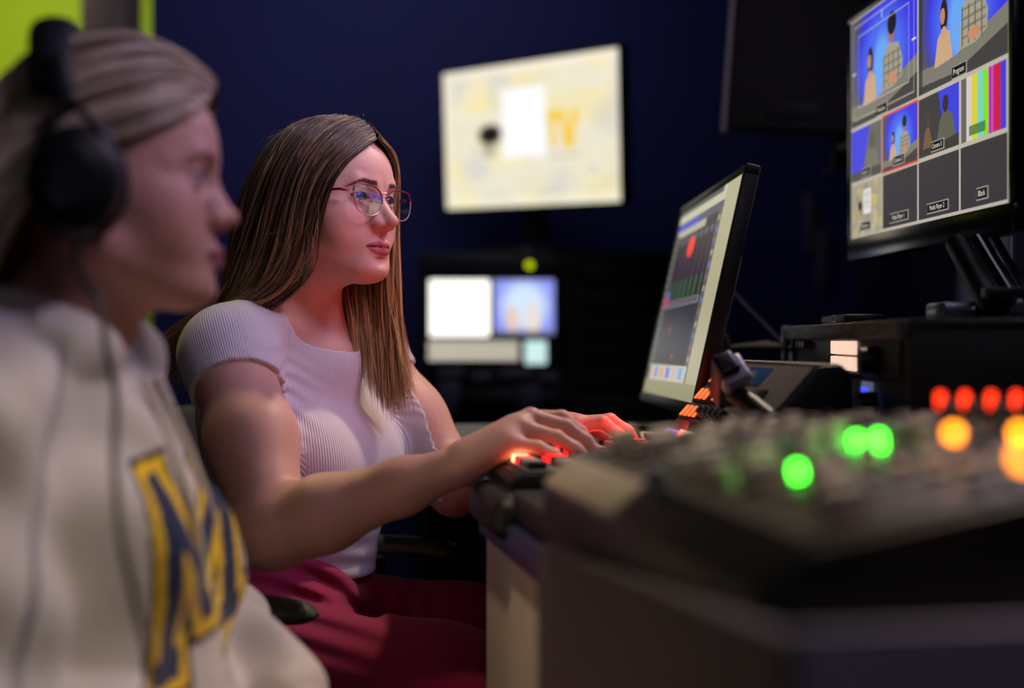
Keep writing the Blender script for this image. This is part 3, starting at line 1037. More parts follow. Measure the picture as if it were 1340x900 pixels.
cable('cable', 'white cable lying on the desk behind the switcher', [px(845, 580, 1.94), px(840, 571, 1.97), px(850, 568, 1.99), (.30, 2.03, .846)], .003, CREAM)
for k, (x, y0, y1, lab) in enumerate(((1060, 250, 330, 'grey wall conduit box behind the tilted monitor, left one'), (1077, 300, 380, 'grey wall conduit box behind the tilted monitor, right one'))):
    p, q = px(x, y0, 5.36), px(x, y1, 5.36)
    o = MB().box((p.x, 5.385, (p.z + q.z) / 2), (.035, .03, abs(p.z - q.z)), bev=.005).build('cable_conduit', mat('conduit_grey', (96, 94, 112), .5, noise=.05))
    tag(o, lab, 'conduit')


# =================================================================== chairs
def make_chair(label, M):
    t = thing('swivel_chair', label, 'chair', M, 'swivel chairs at the control desk')
    ch = mat('chair_fabric', (30, 30, 34), .8, noise=.15, nscale=200, bump=.4)
    pad = mat('armrest_pad', (66, 66, 56), .45, noise=.06)
    MB().box((0, -.02, .455), (.46, .46, .07), bev=.03, seg=5).build('seat', ch, t)
    b = MB()
    b.box((0, -.30, .70), (.40, .045, .40), rot=(math.radians(8), 0, 0), bev=.02, seg=4)
    b.tube([(0, -.18, .43), (0, -.31, .44), (0, -.32, .60)], .018, n=10)
    b.build('backrest', ch, t)
    for s in (-1, 1):
        a = MB().tube(smooth_path([(s * .21, -.05, .43), (s * .265, -.05, .44), (s * .27, -.05, .66)], 4), .014, n=10).build('armrest_post', BLACK, t)
        pts = smooth_path([(s * .26, -.16, .675), (s * .26, -.05, .682), (s * .258, .05, .680), (s * .25, .10, .668)], 5)
        pm = MB()
        pm.tube(pts, [.012] + [.020] * (len(pts) - 4) + [.018, .014, .006], n=14)
        po = pm.build('armrest_pad', pad, t)
        for v in po.data.vertices:
            v.co.x = s * .258 + (v.co.x - s * .258) * 1.7
            v.co.z = .676 + (v.co.z - .676) * .75
    MB().cyl((0, 0, .10), (0, 0, .43), .025).build('gas_lift', STEEL, t)
    for k in range(5):
        an = 2 * PI * k / 5
        d = Vector((math.cos(an), math.sin(an), 0))
        l = MB().tube([Vector((0, 0, .10)), d * .14 + Vector((0, 0, .09)), d * .29 + Vector((0, 0, .065))], [.022, .018, .013], n=10).build('leg', BLACK, t)
        MB().cyl(d * .29 + Vector((-.012 * d.y, .012 * d.x, .026)), d * .29 + Vector((.012 * d.y, -.012 * d.x, .026)), .026, n=20).build('caster', BLACK, l)
    return t

# =================================================================== volume modelling: smooth unions of round cones and ellipsoids, meshed once
class Vol:
    def __init__(s, lo, hi, h):
        s.h = h
        s.o = np.array(lo, np.float32)
        n = np.ceil((np.array(hi) - np.array(lo)) / h).astype(int) + 1
        s.n = n
        s.D = np.full(tuple(n), .06, np.float32)
        s.ax = [(s.o[i] + np.arange(n[i]) * h).astype(np.float32) for i in range(3)]

    def sl(s, lo, hi):
        out = []
        for i in range(3):
            a = int(max(0, math.floor((lo[i] - s.o[i]) / s.h)))
            b = int(min(s.n[i], math.ceil((hi[i] - s.o[i]) / s.h) + 1))
            if b <= a:
                return None
            out.append(slice(a, b))
        return tuple(out)

    def xyz(s, sl):
        return s.ax[0][sl[0]][:, None, None], s.ax[1][sl[1]][None, :, None], s.ax[2][sl[2]][None, None, :]

    def comb(s, sl, d, k, op):
        A = s.D[sl]
        if op == 'u':
            if k > 0:
                h = np.maximum(k - np.abs(A - d), 0) / k
                s.D[sl] = np.minimum(A, d) - h * h * k * .25
            else:
                s.D[sl] = np.minimum(A, d)
        else:                                   # subtract
            d = -d
            if k > 0:
                h = np.maximum(k - np.abs(A - d), 0) / k
                s.D[sl] = np.maximum(A, d) + h * h * k * .25
            else:
                s.D[sl] = np.maximum(A, d)

    def cone(s, a, b, ra, rb, k=.012, op='u', flat=None, pad=.03):
        """round cone; flat=(direction, factor) squeezes the section along a direction"""
        a, b = np.array(a, np.float32), np.array(b, np.float32)
        r = max(ra, rb) * (1.0 if flat is None else max(1.0, flat[1])) + pad + k
        sl = s.sl(np.minimum(a, b) - r, np.maximum(a, b) + r)
        if sl is None:
            return
        X, Y, Z = s.xyz(sl)
        ab = b - a
        L2 = float(ab @ ab) + 1e-12
        px_, py_, pz_ = X - a[0], Y - a[1], Z - a[2]
        t = np.clip((px_ * ab[0] + py_ * ab[1] + pz_ * ab[2]) / L2, 0, 1)
        dx, dy, dz = px_ - t * ab[0], py_ - t * ab[1], pz_ - t * ab[2]
        if flat is not None:
            n, f = np.array(flat[0], np.float32), flat[1]
            n = n / np.linalg.norm(n)
            q = dx * n[0] + dy * n[1] + dz * n[2]
            g = (1.0 / f - 1.0)
            dx, dy, dz = dx + q * g * n[0], dy + q * g * n[1], dz + q * g * n[2]
        d = np.sqrt(dx * dx + dy * dy + dz * dz) - (ra + (rb - ra) * t)
        if flat is not None and flat[1] < 1:
            d = d * (flat[1] * .5 + .5)
        s.comb(sl, d.astype(np.float32), k, op)

    def chain(s, pts, rs, k=.012, kk=None, **kw):
        for i in range(len(pts) - 1):
            s.cone(pts[i], pts[i + 1], rs[i], rs[i + 1], k=k if i == 0 or kk is None else kk, **kw)

    def ell(s, c, r, R=None, k=.012, op='u', pad=.03):
        c = np.array(c, np.float32)
        r = np.array(r, np.float32)
        R = np.eye(3, dtype=np.float32) if R is None else np.array(R, np.float32)
        e = np.sqrt(((R * r[None, :]) ** 2).sum(1)) + pad + k
        sl = s.sl(c - e, c + e)
        if sl is None:
            return
        X, Y, Z = s.xyz(sl)
        dx, dy, dz = X - c[0], Y - c[1], Z - c[2]
        u = dx * R[0, 0] + dy * R[1, 0] + dz * R[2, 0]
        v = dx * R[0, 1] + dy * R[1, 1] + dz * R[2, 1]
        w = dx * R[0, 2] + dy * R[1, 2] + dz * R[2, 2]
        k0 = np.sqrt((u / r[0]) ** 2 + (v / r[1]) ** 2 + (w / r[2]) ** 2)
        k1 = np.sqrt((u / r[0] ** 2) ** 2 + (v / r[1] ** 2) ** 2 + (w / r[2] ** 2) ** 2) + 1e-9
        s.comb(sl, (k0 * (k0 - 1) / k1).astype(np.float32), k, op)

    def mesh(s):
        g = vdb.FloatGrid(1.0)
        g.copyFromArray(np.ascontiguousarray(s.D))
        p, q = g.convertToQuads(isovalue=0.0)
        return (p * s.h + s.o).astype(np.float32), q[:, ::1].astype(np.int64)


class Frame:
    """head frame: local x = the person's left, y = forward, z = up"""

    def __init__(s, o, yaw, pitch=0.0, roll=0.0):
        # yaw: direction faced, measured from -Y (towards the camera) round to +X
        f = Vector((math.sin(yaw), -math.cos(yaw), 0))
        l = Vector((math.cos(yaw), math.sin(yaw), 0))      # z cross f
        u = Vector((0, 0, 1))
        R = Matrix((l, f, u)).transposed()
        if l.cross(f).dot(u) < 0:
            l = -l
            R = Matrix((l, f, u)).transposed()
        R = R @ Matrix.Rotation(pitch, 3, 'X') @ Matrix.Rotation(roll, 3, 'Y')
        s.R = np.array(R)
        s.o = np.array(o, float)

    def P(s, *p):
        p = p[0] if len(p) == 1 else p
        return s.o + s.R @ np.array(p, float)

    def V(s, *p):
        p = p[0] if len(p) == 1 else p
        return s.R @ np.array(p, float)

    def inv(s, P):
        return (P - s.o) @ s.R

    def M(s):
        m = Matrix(s.R.tolist()).to_4x4()
        m.translation = Vector(s.o)
        return m


def head_field(v, H, g=None):
    """face and skull. g: small differences between people"""
    g = g or {}
    full = g.get('full', 1.0)
    R = H.R

    def P(c):                                    # the mouth and nose base sit a little higher
        if c[1] > .075 and -.080 < c[2] < -.030:
            c = (c[0], c[1], c[2] + .004)
        return H.P(c)

    def E(c, r, k=.012, op='u', rot=None):
        RR = R if rot is None else R @ np.array(Euler(rot).to_matrix())
        v.ell(P(c), r, RR, k, op)

    def C(a, b, ra, rb, k=.012, op='u', **kw):
        v.cone(P(a), P(b), ra, rb, k, op, **kw)
    E((0, -.002, .032), (.071, .092, .076))
    E((0, .022, .026), (.064, .070, .064), .02)
    E((0, .030, -.040), (.057 * full, .054, .060), .03)
    for s in (-1, 1):
        C((s * .050 * full, .008, -.060), (s * .018, .070, -.090), .018, .017, .02)
        E((s * .034 * full, .056, -.040), (.026 * full, .024, .030), .02)
        E((s * .046, .042, -.016), (.014, .020, .014), .03)
        C((s * .012, .0845, .017), (s * .034, .076, .020), .0085, .0085, .010)
        C((s * .034, .076, .020), (s * .050, .058, .012), .0085, .008, .010)
    E((0, .072, -.062), (.027, .021, .024), .022)
    E((0, .0765, -.092), (.019, .016, .015), .016)
    C((0, .050, -.084), (0, -.005, -.078), .021, .034, .03)
    # eye sockets
    for s in (-1, 1):
        E((s * .031, .094, .0), (.0165, .014, .0125), .012, '-')
    # nose
    nz = g.get('nose', 0.0)
    C((0, .0845, .006), (0, .1085 - nz, -.034), .0062, .0078, .011)
    E((0, .1110 - nz, -.036), (.0082, .0082, .0076), .006)
    for s in (-1, 1):
        E((s * .0112, .0965 - nz * .6, -.0395), (.0068, .0098, .0066), .006)
        C((s * .012, .090, -.020), (s * .012, .092, -.036), .006, .006, .012)
    for s in (-1, 1):
        E((s * .0060, .1035 - nz * .8, -.0455), (.0034, .0060, .0030), .002, '-')
    # lips
    up = [(-.0245, .0830, -.0690), (-.014, .0905, -.0665), (-.004, .0945, -.0650), (0, .0945, -.0658), (.004, .0945, -.0650), (.014, .0905, -.0665), (.0245, .0830, -.0690)]
    ur = [.0020, .0036, .0044, .0040, .0044, .0036, .0020]
    lo_ = [(-.0225, .0828, -.0700), (-.012, .0900, -.0735), (0, .0925, -.0750), (.012, .0900, -.0735), (.0225, .0828, -.0700)]
    lr = [.0020, .0046, .0056, .0046, .0020]
    for i in range(6):
        C(up[i], up[i + 1], ur[i], ur[i + 1], .005, pad=.01)
    for i in range(4):
        C(lo_[i], lo_[i + 1], lr[i], lr[i + 1], .005, pad=.01)
    for a, b in (((-.024, .0875, -.0695), (-.010, .0965, -.0694)), ((-.010, .0965, -.0694), (.010, .0965, -.0694)), ((.010, .0965, -.0694), (.024, .0875, -.0695))):
        C(a, b, .0011, .0011, .0018, '-', pad=.01)
    E((0, .0945, -.0535), (.0030, .0040, .0070), .006, '-')
    E((0, .0960, -.0845), (.013, .005, .0040), .010, '-')
    # eyelids
    for s in (-1, 1):
        E((s * .031, .0735, .0), (.0140, .0138, .0138), .005)
    sl = v.sl(P((0, .08, 0)) - .06, P((0, .08, 0)) + .06)
    if sl is not None:
        X, Y, Z = v.xyz(sl)
        dx, dy, dz = X - H.o[0], Y - H.o[1], Z - H.o[2]
        lx = dx * R[0, 0] + dy * R[1, 0] + dz * R[2, 0]
        ly = dx * R[0, 1] + dy * R[1, 1] + dz * R[2, 1]
        lz = dx * R[0, 2] + dy * R[1, 2] + dz * R[2, 2]
        for s in (-1, 1):
            u = (lx - s * .031) / .0135
            uu = np.clip(u, -1.3, 1.3)
            top = .0050 * (1 - uu ** 2) + .0006
            bot = -.0038 * (1 - uu ** 2) - .0001
            al = np.maximum(np.maximum(lz - top, bot - lz), .074 - ly)
            al = np.maximum(al, ly - .10)
            al = np.maximum(al, (np.abs(u) - 1) * .0135)
            A = v.D[sl]
            v.D[sl] = np.maximum(A, -al)
    # ears
    for s in (-1, 1):
        E((s * .0735, -.008, -.008), (.0055, .0165, .0295), .006, rot=(math.radians(-12), 0, s * math.radians(18)))
        E((s * .0795, -.003, -.004), (.004, .009, .016), .004, '-')


def smoothstep(a, b, x):
    t = np.clip((x - a) / (b - a), 0, 1)
    return t * t * (3 - 2 * t)


def skin_colors(p, H, base, lipc, browc, nails=(), nailc=(.62, .05, .10), brows=True):
    q = H.inv(p)
    c = np.tile(np.array(base, float), (len(p), 1))
    rs = np.random.RandomState(5)
    c *= 1 + .015 * rs.randn(len(p), 1)

    def mix(w, col):
        nonlocal c
        c = c * (1 - w[:, None]) + np.array(col)[None] * w[:, None]
    x, y, z = q[:, 0], q[:, 1], q[:, 2]
    z = z - .004 * ((y > .075) & (z < -.026) & (z > -.078))
    ax = np.abs(x)
    # cheeks and nose a little redder
    w = np.exp(-(((ax - .036) / .02) ** 2 + ((z + .036) / .018) ** 2)) * (y > .03) * .22
    mix(w, (base[0] * .98, base[1] * .72, base[2] * .68))
    w = np.exp(-((x / .016) ** 2 + ((z + .038) / .012) ** 2)) * (y > .09) * .25
    mix(w, (base[0], base[1] * .72, base[2] * .68))
    # lips
    um = np.clip(1 - (x / .0255) ** 2, 0, 1)
    top = -.0692 + .0082 * um ** .7 - .0016 * np.exp(-(x / .003) ** 2)
    bot = -.0698 - .0108 * um ** .7
    w = smoothstep(-.0008, .0008, np.minimum(top - z, z - bot)) * (ax < .0255) * (y > .078)
    mix(w * .92, lipc)
    w = np.exp(-((z + .0694) / .0011) ** 2) * (ax < .024) * (y > .078)
    mix(w * .6, (lipc[0] * .35, lipc[1] * .2, lipc[2] * .2))
    # eyebrows
    if brows:
        bz = .0178 + .003 * np.clip((ax - .012) / .02, 0, 1) - .009 * np.clip((ax - .034) / .016, 0, 1) ** 1.5
        hw = .0029 - .0019 * np.clip((ax - .018) / .034, 0, 1)
        w = smoothstep(.0012, -.0006, np.abs(z - bz) - hw) * smoothstep(.011, .014, ax) * smoothstep(.053, .049, ax) * (y > .04)
        mix(w * .85, browc)
    # lash lines
    u = (ax - .031) / .0135
    for sgn, hh in ((1, .0050), (-1, -.0038)):
        e = hh * (1 - np.clip(np.abs(u), 0, 1) ** 2)
        w = np.exp(-((z - e - sgn * .0006) / .0013) ** 2) * (np.abs(u) < 1.08) * (y > .07)
        mix(w * (.85 if sgn > 0 else .35), (.06, .035, .03))
    # lid shade colour
    w = np.exp(-(((ax - .031) / .014) ** 2 + ((z - .008) / .004) ** 2)) * (y > .07) * .25
    mix(w, (base[0] * .75, base[1] * .58, base[2] * .58))
    for n in nails:
        w = smoothstep(.0060, .0045, np.linalg.norm(p - np.array(n), axis=1))
        mix(w, nailc)
    return c


def vol_obj(name, v, m, parent, cols=None, attrs=None):
    p, q = v.mesh()
    c = cols(p) if cols else None
    a = attrs(p) if attrs else None
    return mesh_obj(name, p, q, m, parent, smooth=True, cols=lin_np(c) if c is not None else None, attrs=a)


def eyeball(H, s, gaze, parent, iris=(70, 92, 110)):
    """gaze: local direction; rings of colour are part of the eye itself"""
    n = 40
    th = np.linspace(0, PI, n)
    ph = np.linspace(0, 2 * PI, 48, endpoint=False)
    T, Pp = np.meshgrid(th, ph, indexing='ij')
    r = .0120 + .0007 * np.exp(-(T / .42) ** 4)
    V = np.stack([r * np.sin(T) * np.cos(Pp), r * np.sin(T) * np.sin(Pp), r * np.cos(T)], -1).reshape(-1, 3)
    g = Vector(gaze).normalized()
    Rg = np.array(g.to_track_quat('Z', 'Y').to_matrix())
    t = T.reshape(-1)
    ir = np.array(iris) / 255.0
    c = np.where((t < .20)[:, None], np.array([[.01, .01, .015]]), np.where((t < .46)[:, None], ir[None] * (.75 + .5 * ((t - .2) / .26))[:, None], np.array([[.80, .76, .76]])))
    c = np.where(((t > .44) & (t < .50))[:, None], ir[None] * .35, c)
    i = np.arange(n * 48).reshape(n, 48)
    Fc = np.stack([i[:-1], i[1:], np.roll(i, -1, 1)[1:], np.roll(i, -1, 1)[:-1]], -1).reshape(-1, 4)
    Vw = (V @ Rg.T) @ H.R.T + H.P((s * .031, .0718, .0))
    return mesh_obj('eye', Vw, Fc, mat('eye_surface', (230, 225, 225), .08, attr='Col', coat=.5), parent, smooth=True, cols=lin_np(c))


# ------------------------------------------------------------------ hair: strands combed between guide curves
def catmull(G, ns):
    """G: (..., m, 3) control points -> (..., ns, 3)"""
    m = G.shape[-2]
    t = np.linspace(0, m - 1 - 1e-6, ns)
    i = t.astype(int)
    f = (t - i)[:, None]
    pad = np.concatenate([2 * G[..., :1, :] - G[..., 1:2, :], G, 2 * G[..., -1:, :] - G[..., -2:-1, :]], -2)
    p0, p1, p2, p3 = pad[..., i, :], pad[..., i + 1, :], pad[..., i + 2, :], pad[..., i + 3, :]
    return .5 * (2 * p1 + (p2 - p0) * f + (2 * p0 - 5 * p1 + 4 * p2 - p3) * f ** 2 + (3 * p1 - p0 - 3 * p2 + p3) * f ** 3)


def strands(guides, n, ns, depth, rad, rs, spread=.004, wave=.0, endvar=.12, skull=None, rootvar=.0):
    """guides (k, m, 3) in world space, ordered across the head. Returns V, F, per-vertex (strand id, t)"""
    G = catmull(np.array(guides, float), ns)                 # k, ns, 3
    k = len(G)
    u = np.sort(rs.rand(n)) * (k - 1 - 1e-6)
    # interpolate across guides with Catmull-Rom too
    Gt = np.transpose(G, (1, 0, 2))                          # ns, k, 3
    i = u.astype(int)
    f = (u - i)[None, :, None]
    pad = np.concatenate([2 * Gt[:, :1] - Gt[:, 1:2], Gt, 2 * Gt[:, -1:] - Gt[:, -2:-1]], 1)
    p0, p1, p2, p3 = pad[:, i], pad[:, i + 1], pad[:, i + 2], pad[:, i + 3]
    S = .5 * (2 * p1 + (p2 - p0) * f + (2 * p0 - 5 * p1 + 4 * p2 - p3) * f ** 2 + (3 * p1 - p0 - 3 * p2 + p3) * f ** 3)
    S = np.transpose(S, (1, 0, 2))                           # n, ns, 3
    t = np.linspace(0, 1, ns)[None, :, None]
    # clumps: neighbours share an offset
    nc = max(8, n // 14)
    cl = (u / (k - 1) * nc * .999).astype(int)
    co = rs.randn(nc + 1, 1, 3) * spread
    cj = rs.randn(nc + 1, 1, 3) * spread * .8
    S = S + co[cl] * (t * .8 + .15) + cj[cl] * np.sin(t * PI * 1.6)
    S = S + rs.randn(n, 1, 3) * spread * .45 * (.2 + t)
    ph = rs.rand(nc + 1, 1, 1) * 6.28
    if wave:
        S = S + rs.randn(nc + 1, 1, 3)[cl] * wave * np.sin(t * 9 + ph[cl]) * t
    if skull is not None:
        c, r, R = skull
        q = (S - c) @ R / r
        L = np.linalg.norm(q, axis=-1, keepdims=True)
        lay = 1.0 + depth * rs.rand(n, 1, 1)
        q = np.where(L < lay, q / L * lay, q)
        S = (q * r) @ R.T + c
    # end variation: shorten
    ln = 1 - endvar * rs.rand(n) ** 2
    tt = np.linspace(0, 1, ns)[None] * ln[:, None] * (ns - 1)
    a = np.minimum(tt.astype(int), ns - 2)
    fr = (tt - a)[..., None]
    ar = np.arange(n)[:, None]
    S = S[ar, a] * (1 - fr) + S[ar, a + 1] * fr
    tan = np.gradient(S, axis=1)
    tan /= np.linalg.norm(tan, axis=-1, keepdims=True) + 1e-9
    ref = np.array([.37, -.61, .7])
    A = np.cross(tan, ref)
    A /= np.linalg.norm(A, axis=-1, keepdims=True) + 1e-9
    B = np.cross(tan, A)
    tp = (np.linspace(0, 1, ns)[None, :, None])
    R_ = rad * (.6 + .8 * rs.rand(n, 1, 1)) * (1 - tp ** 6 * .9)
    ring = []
    for j in range(3):
        an = 2 * PI * j / 3
        ring.append(S + R_ * (A * math.cos(an) + B * math.sin(an)))
    V = np.stack(ring, 2).reshape(-1, 3)                     # n, ns, 3(ring), 3
    idx = np.arange(n * ns * 3).reshape(n, ns, 3)
    Fs = []
    for j in range(3):
        j2 = (j + 1) % 3
        Fs.append(np.stack([idx[:, :-1, j], idx[:, :-1, j2], idx[:, 1:, j2], idx[:, 1:, j]], -1).reshape(-1, 4))
    F_ = np.concatenate(Fs)
    sid = np.repeat(cl, ns * 3)
    hid = np.repeat(np.arange(n), ns * 3)
    tv_ = np.tile(np.repeat(np.linspace(0, 1, ns), 3), n)
    return V, F_, sid, hid, tv_, G


def sheet(G, off=0.0):
    k, m, _ = G.shape
    V = G.reshape(-1, 3)
    i = np.arange(k * m).reshape(k, m)
    F_ = np.stack([i[:-1, :-1], i[1:, :-1], i[1:, 1:], i[:-1, 1:]], -1).reshape(-1, 4)
    return V, F_


def hair_obj(name, parts, m, parent):
    """parts: list of (V, F, colors)"""
    Vs, Fs, Cs, o = [], [], [], 0
    for V, F_, c in parts:
        Vs.append(V)
        Fs.append(F_ + o)
        Cs.append(c)
        o += len(V)
    return mesh_obj(name, np.concatenate(Vs), np.concatenate(Fs), m, parent, smooth=True, cols=lin_np(np.concatenate(Cs)))


def hair_colors(sid, hid, t, root, tip, rs, hi=None, power=1.3):
    ns_, nh = sid.max() + 1, hid.max() + 1
    a = rs.rand(ns_)[sid] * .5 + rs.rand(nh)[hid] * .5
    w = np.clip(t ** power * 1.0 + (a - .5) * .55, 0, 1)[:, None]
    c = np.array(root)[None] / 255.0 * (1 - w) + np.array(tip)[None] / 255.0 * w
    c *= (.72 + .5 * a)[:, None]
    if hi is not None:
        st = (rs.rand(nh) < .20)[hid]
        c = np.where(st[:, None], c * .4 + np.array(hi)[None] / 255.0 * .6, c)
    return np.clip(c, 0, 1)


def hand_field(v, wrist, fingers, thumb, wr=.024, up=(0, 0, 1), sc=1.0):
    """fingers: four lists of joints MCP, PIP, DIP, TIP"""
    w = np.array(wrist, float)
    rr = [(.0098, .0088, .0078, .0064), (.0098, .0090, .0080, .0066), (.0094, .0084, .0075, .0062), (.0086, .0074, .0066, .0055)]
    mids = [np.array(f[0], float) for f in fingers]
    for i, f in enumerate(fingers):
        base = w + (mids[i] - w) * .12 + (mids[i] - np.mean(mids, 0)) * .35
        v.cone(base, f[0], .0150, .0118, .014, pad=.02)
        for j in range(3):
            v.cone(f[j], f[j + 1], rr[i][j] * sc * 1.04, rr[i][j + 1] * sc, .004, pad=.012)
    v.cone(w + (mids[1] - w) * .2, (mids[1] + mids[2]) / 2 * .8 + w * .2, .017, .014, .02, pad=.02)
    v.cone(w + (mids[2] - w) * .2, (mids[3] + mids[2]) / 2 * .8 + w * .2, .016, .013, .02, pad=.02)
    t = thumb
    v.cone(w + (mids[0] - w) * .1, t[1], .0165, .0135, .014, pad=.02)
    v.cone(t[1], t[2], .0112, .0098, .005, pad=.012)
    v.cone(t[2], t[3], .0098, .0074, .004, pad=.012)


def fabric_mat(name, attr_cols=True, rgb=(200, 190, 200), rib=False, rough=.85, weave=700, wb=.25):
    m = bpy.data.materials.new(name)
    m.use_nodes = True
    N, L = m.node_tree.nodes, m.node_tree.links
    b = N['Principled BSDF']
    b.inputs['Roughness'].default_value = rough
    b.inputs['Specular IOR Level'].default_value = .2
    b.inputs['Sheen Weight'].default_value = .15
    if attr_cols:
        a = N.new('ShaderNodeAttribute')
        a.attribute_name = 'Col'
        src = a.outputs['Color']
    else:
        r = N.new('ShaderNodeRGB')
        r.outputs[0].default_value = (*lin(rgb), 1)
        src = r.outputs[0]
    L.new(src, b.inputs['Base Color'])
    tc = N.new('ShaderNodeTexCoord')
    n = N.new('ShaderNodeTexNoise')
    n.inputs['Scale'].default_value = weave
    L.new(tc.outputs['Object'], n.inputs['Vector'])
    b1 = N.new('ShaderNodeBump')
    b1.inputs['Strength'].default_value = wb
    b1.inputs['Distance'].default_value = .001
    L.new(n.outputs['Fac'], b1.inputs['Height'])
    last = b1
    if rib:
        at = N.new('ShaderNodeAttribute')
        at.attribute_name = 'rib'
        ma = N.new('ShaderNodeMath')
        ma.operation = 'SINE'
        L.new(at.outputs['Fac'], ma.inputs[0])
        b2 = N.new('ShaderNodeBump')
        b2.inputs['Strength'].default_value = .38
        b2.inputs['Distance'].default_value = .0009
        L.new(ma.outputs[0], b2.inputs['Height'])
        L.new(b1.outputs[0], b2.inputs['Normal'])
        last = b2
    L.new(last.outputs[0], b.inputs['Normal'])
    return m

# =================================================================== the operator at the switcher (middle)
SKIN = mat('skin', (220, 170, 150), .5, spec=.32, attr='Col', sss=.12, bump=.12, bscale=900)
HAIRM = mat('hair_strands', (90, 65, 45), .38, spec=.55, attr='Col')


def operator():
    root = thing('person', 'long-haired person with glasses and pale ribbed T-shirt, hands on the switcher', 'person', Matrix.Translation((-.32, 1.93, 0)))
    inv = root.matrix_world.inverted()
    H = Frame((-.2520, 1.946, 1.186), math.radians(57), math.radians(1.0), math.radians(-2.0))
    f = np.array([math.sin(math.radians(62)), -math.cos(math.radians(62)), 0])
    l = np.array([-f[1], f[0], 0])                      # her left
    zz = np.array([0, 0, 1.0])
    S = np.array([-.300, 1.990, 1.000])                 # between the shoulders
    shR = np.array([-.372, 1.862, .978])
    shL = np.array([-.222, 2.115, .978])
    elR = np.array([-.286, 1.700, .770])
    elL = np.array([-.080, 2.050, .790])
    wrR = np.array([-.062, 1.660, .852])
    wrL = np.array([.008, 1.895, .868])
    fingR = [[(.020, 1.708, .906), (.060, 1.708, .906), (.082, 1.704, .889), (.092, 1.70, .870)],
             [(.022, 1.684, .908), (.064, 1.680, .897), (.087, 1.676, .881), (.099, 1.672, .867)],
             [(.012, 1.662, .897), (.052, 1.656, .886), (.074, 1.653, .873), (.087, 1.65, .863)],
             [(-.002, 1.644, .880), (.030, 1.636, .876), (.048, 1.633, .868), (.060, 1.63, .860)]]
    thR = [(-.045, 1.690, .860), (-.015, 1.718, .872), (.016, 1.724, .869), (.040, 1.720, .863)]
    fingL = [[(.085, 1.845, .888), (.118, 1.838, .892), (.137, 1.833, .878), (.146, 1.829, .865)],
             [(.088, 1.865, .890), (.128, 1.860, .894), (.151, 1.857, .880), (.162, 1.853, .866)],
             [(.085, 1.885, .888), (.124, 1.885, .890), (.146, 1.883, .877), (.156, 1.880, .864)],
             [(.075, 1.903, .882), (.106, 1.908, .881), (.124, 1.908, .870), (.132, 1.906, .862)]]
    thL = [(.020, 1.868, .868), (.052, 1.826, .876), (.078, 1.806, .871), (.100, 1.798, .864)]

    def torso(v, e=0.0):
        """trunk from hips to shoulders, e = extra thickness"""
        v.ell(S - .018 * f - .10 * zz, (.150 + e, .092 + e, .125 + e), np.stack([l, f, zz], 1), .03)
        v.ell(S + .010 * f - .19 * zz, (.140 + e, .105 + e, .11 + e), np.stack([l, f, zz], 1), .04)
        v.ell(S - .004 * f - .31 * zz, (.128 + e, .095 + e, .12 + e), np.stack([l, f, zz], 1), .05)
        v.ell(S - .036 * f - .42 * zz, (.150 + e, .110 + e, .10 + e), np.stack([l, f, zz], 1), .05)
        for s in (-1, 1):
            v.ell(S + .056 * f + s * .066 * l - .170 * zz, (.060 + e, .062 + e, .066 + e), np.stack([l, f, zz], 1), .04)
            v.cone(S + s * .02 * l + .045 * zz - .01 * f, S + s * .135 * l - .012 * zz, .040 + e, .046 + e, .03)
        for a in (shR, shL):
            v.ell(a, (.052 + e, .052 + e, .052 + e), None, .03)

    neck_a = H.P((0, -.026, -.070))
    neck_b = S - .010 * f + .035 * zz

    def neck(v, e=0.0):
        v.cone(neck_a, neck_b, .050 + e, .056 + e, .03)
        v.cone(neck_b + .01 * f, S + .035 * f - .03 * zz, .045 + e, .05 + e, .04)

    def skin(v):
        torso(v)
        neck(v)
        v.cone(neck_b + .03 * f + .02 * l, neck_a + .01 * f + .045 * l, .010, .010, .02)
        v.cone(neck_b + .036 * f - .022 * l, neck_a + .012 * f - .045 * l, .010, .010, .02)
        # collar bones
        v.cone(S + .044 * f + .015 * l + .006 * zz, S + .03 * f + .075 * l + .018 * zz, .008, .006, .02)
        v.cone(S + .044 * f - .015 * l + .006 * zz, S + .03 * f - .075 * l + .018 * zz, .008, .006, .02)
        v.chain([shR, shR * .5 + elR * .5 + .004 * f, elR], [.054, .053, .043], .03)
        v.chain([elR, elR * .72 + wrR * .28, elR * .3 + wrR * .7, wrR], [.043, .044, .031, .0235], .02)
        v.chain([shL, shL * .5 + elL * .5, elL], [.052, .050, .042], .03)
        v.chain([elL, elL * .72 + wrL * .28, elL * .3 + wrL * .7, wrL], [.042, .043, .030, .0230], .02)
        head_field(v, H, {'full': 1.04})
        hand_field(v, wrR, fingR, thR)
        hand_field(v, wrL, fingL, thL)
    v = Vol((-.50, 1.575, .53), (.19, 2.24, 1.335), .0021)
    skin(v)

    def nails():
        out = []
        for F_ in fingR + fingL + [thR, thL]:
            a, b = np.array(F_[2]), np.array(F_[3])
            d = (b - a) / np.linalg.norm(b - a)
            n = np.cross(np.cross(d, zz), d)
            out.append(b + d * .001 + n / np.linalg.norm(n) * .006)
        return out
    NL = nails()
    body = vol_obj('body', v, SKIN, root, cols=lambda p: skin_colors(p, H, (.86, .665, .60), (.72, .36, .36), (.22, .14, .10), NL, (.74, .10, .18)))
    body.matrix_parent_inverse = inv

    # ---- shirt
    v = Vol((-.50, 1.73, .54), (.02, 2.26, 1.09), .0024)
    torso(v, .0065)
    neck(v, .0075)
    slv = Vol((-.50, 1.73, .54), (.02, 2.26, 1.09), .0024)
    slv.chain([shR, shR * .5 + elR * .5 + .004 * f, elR], [.060, .061, .05], .03)
    slv.chain([shL, shL * .5 + elL * .5, elL], [.058, .058, .05], .03)
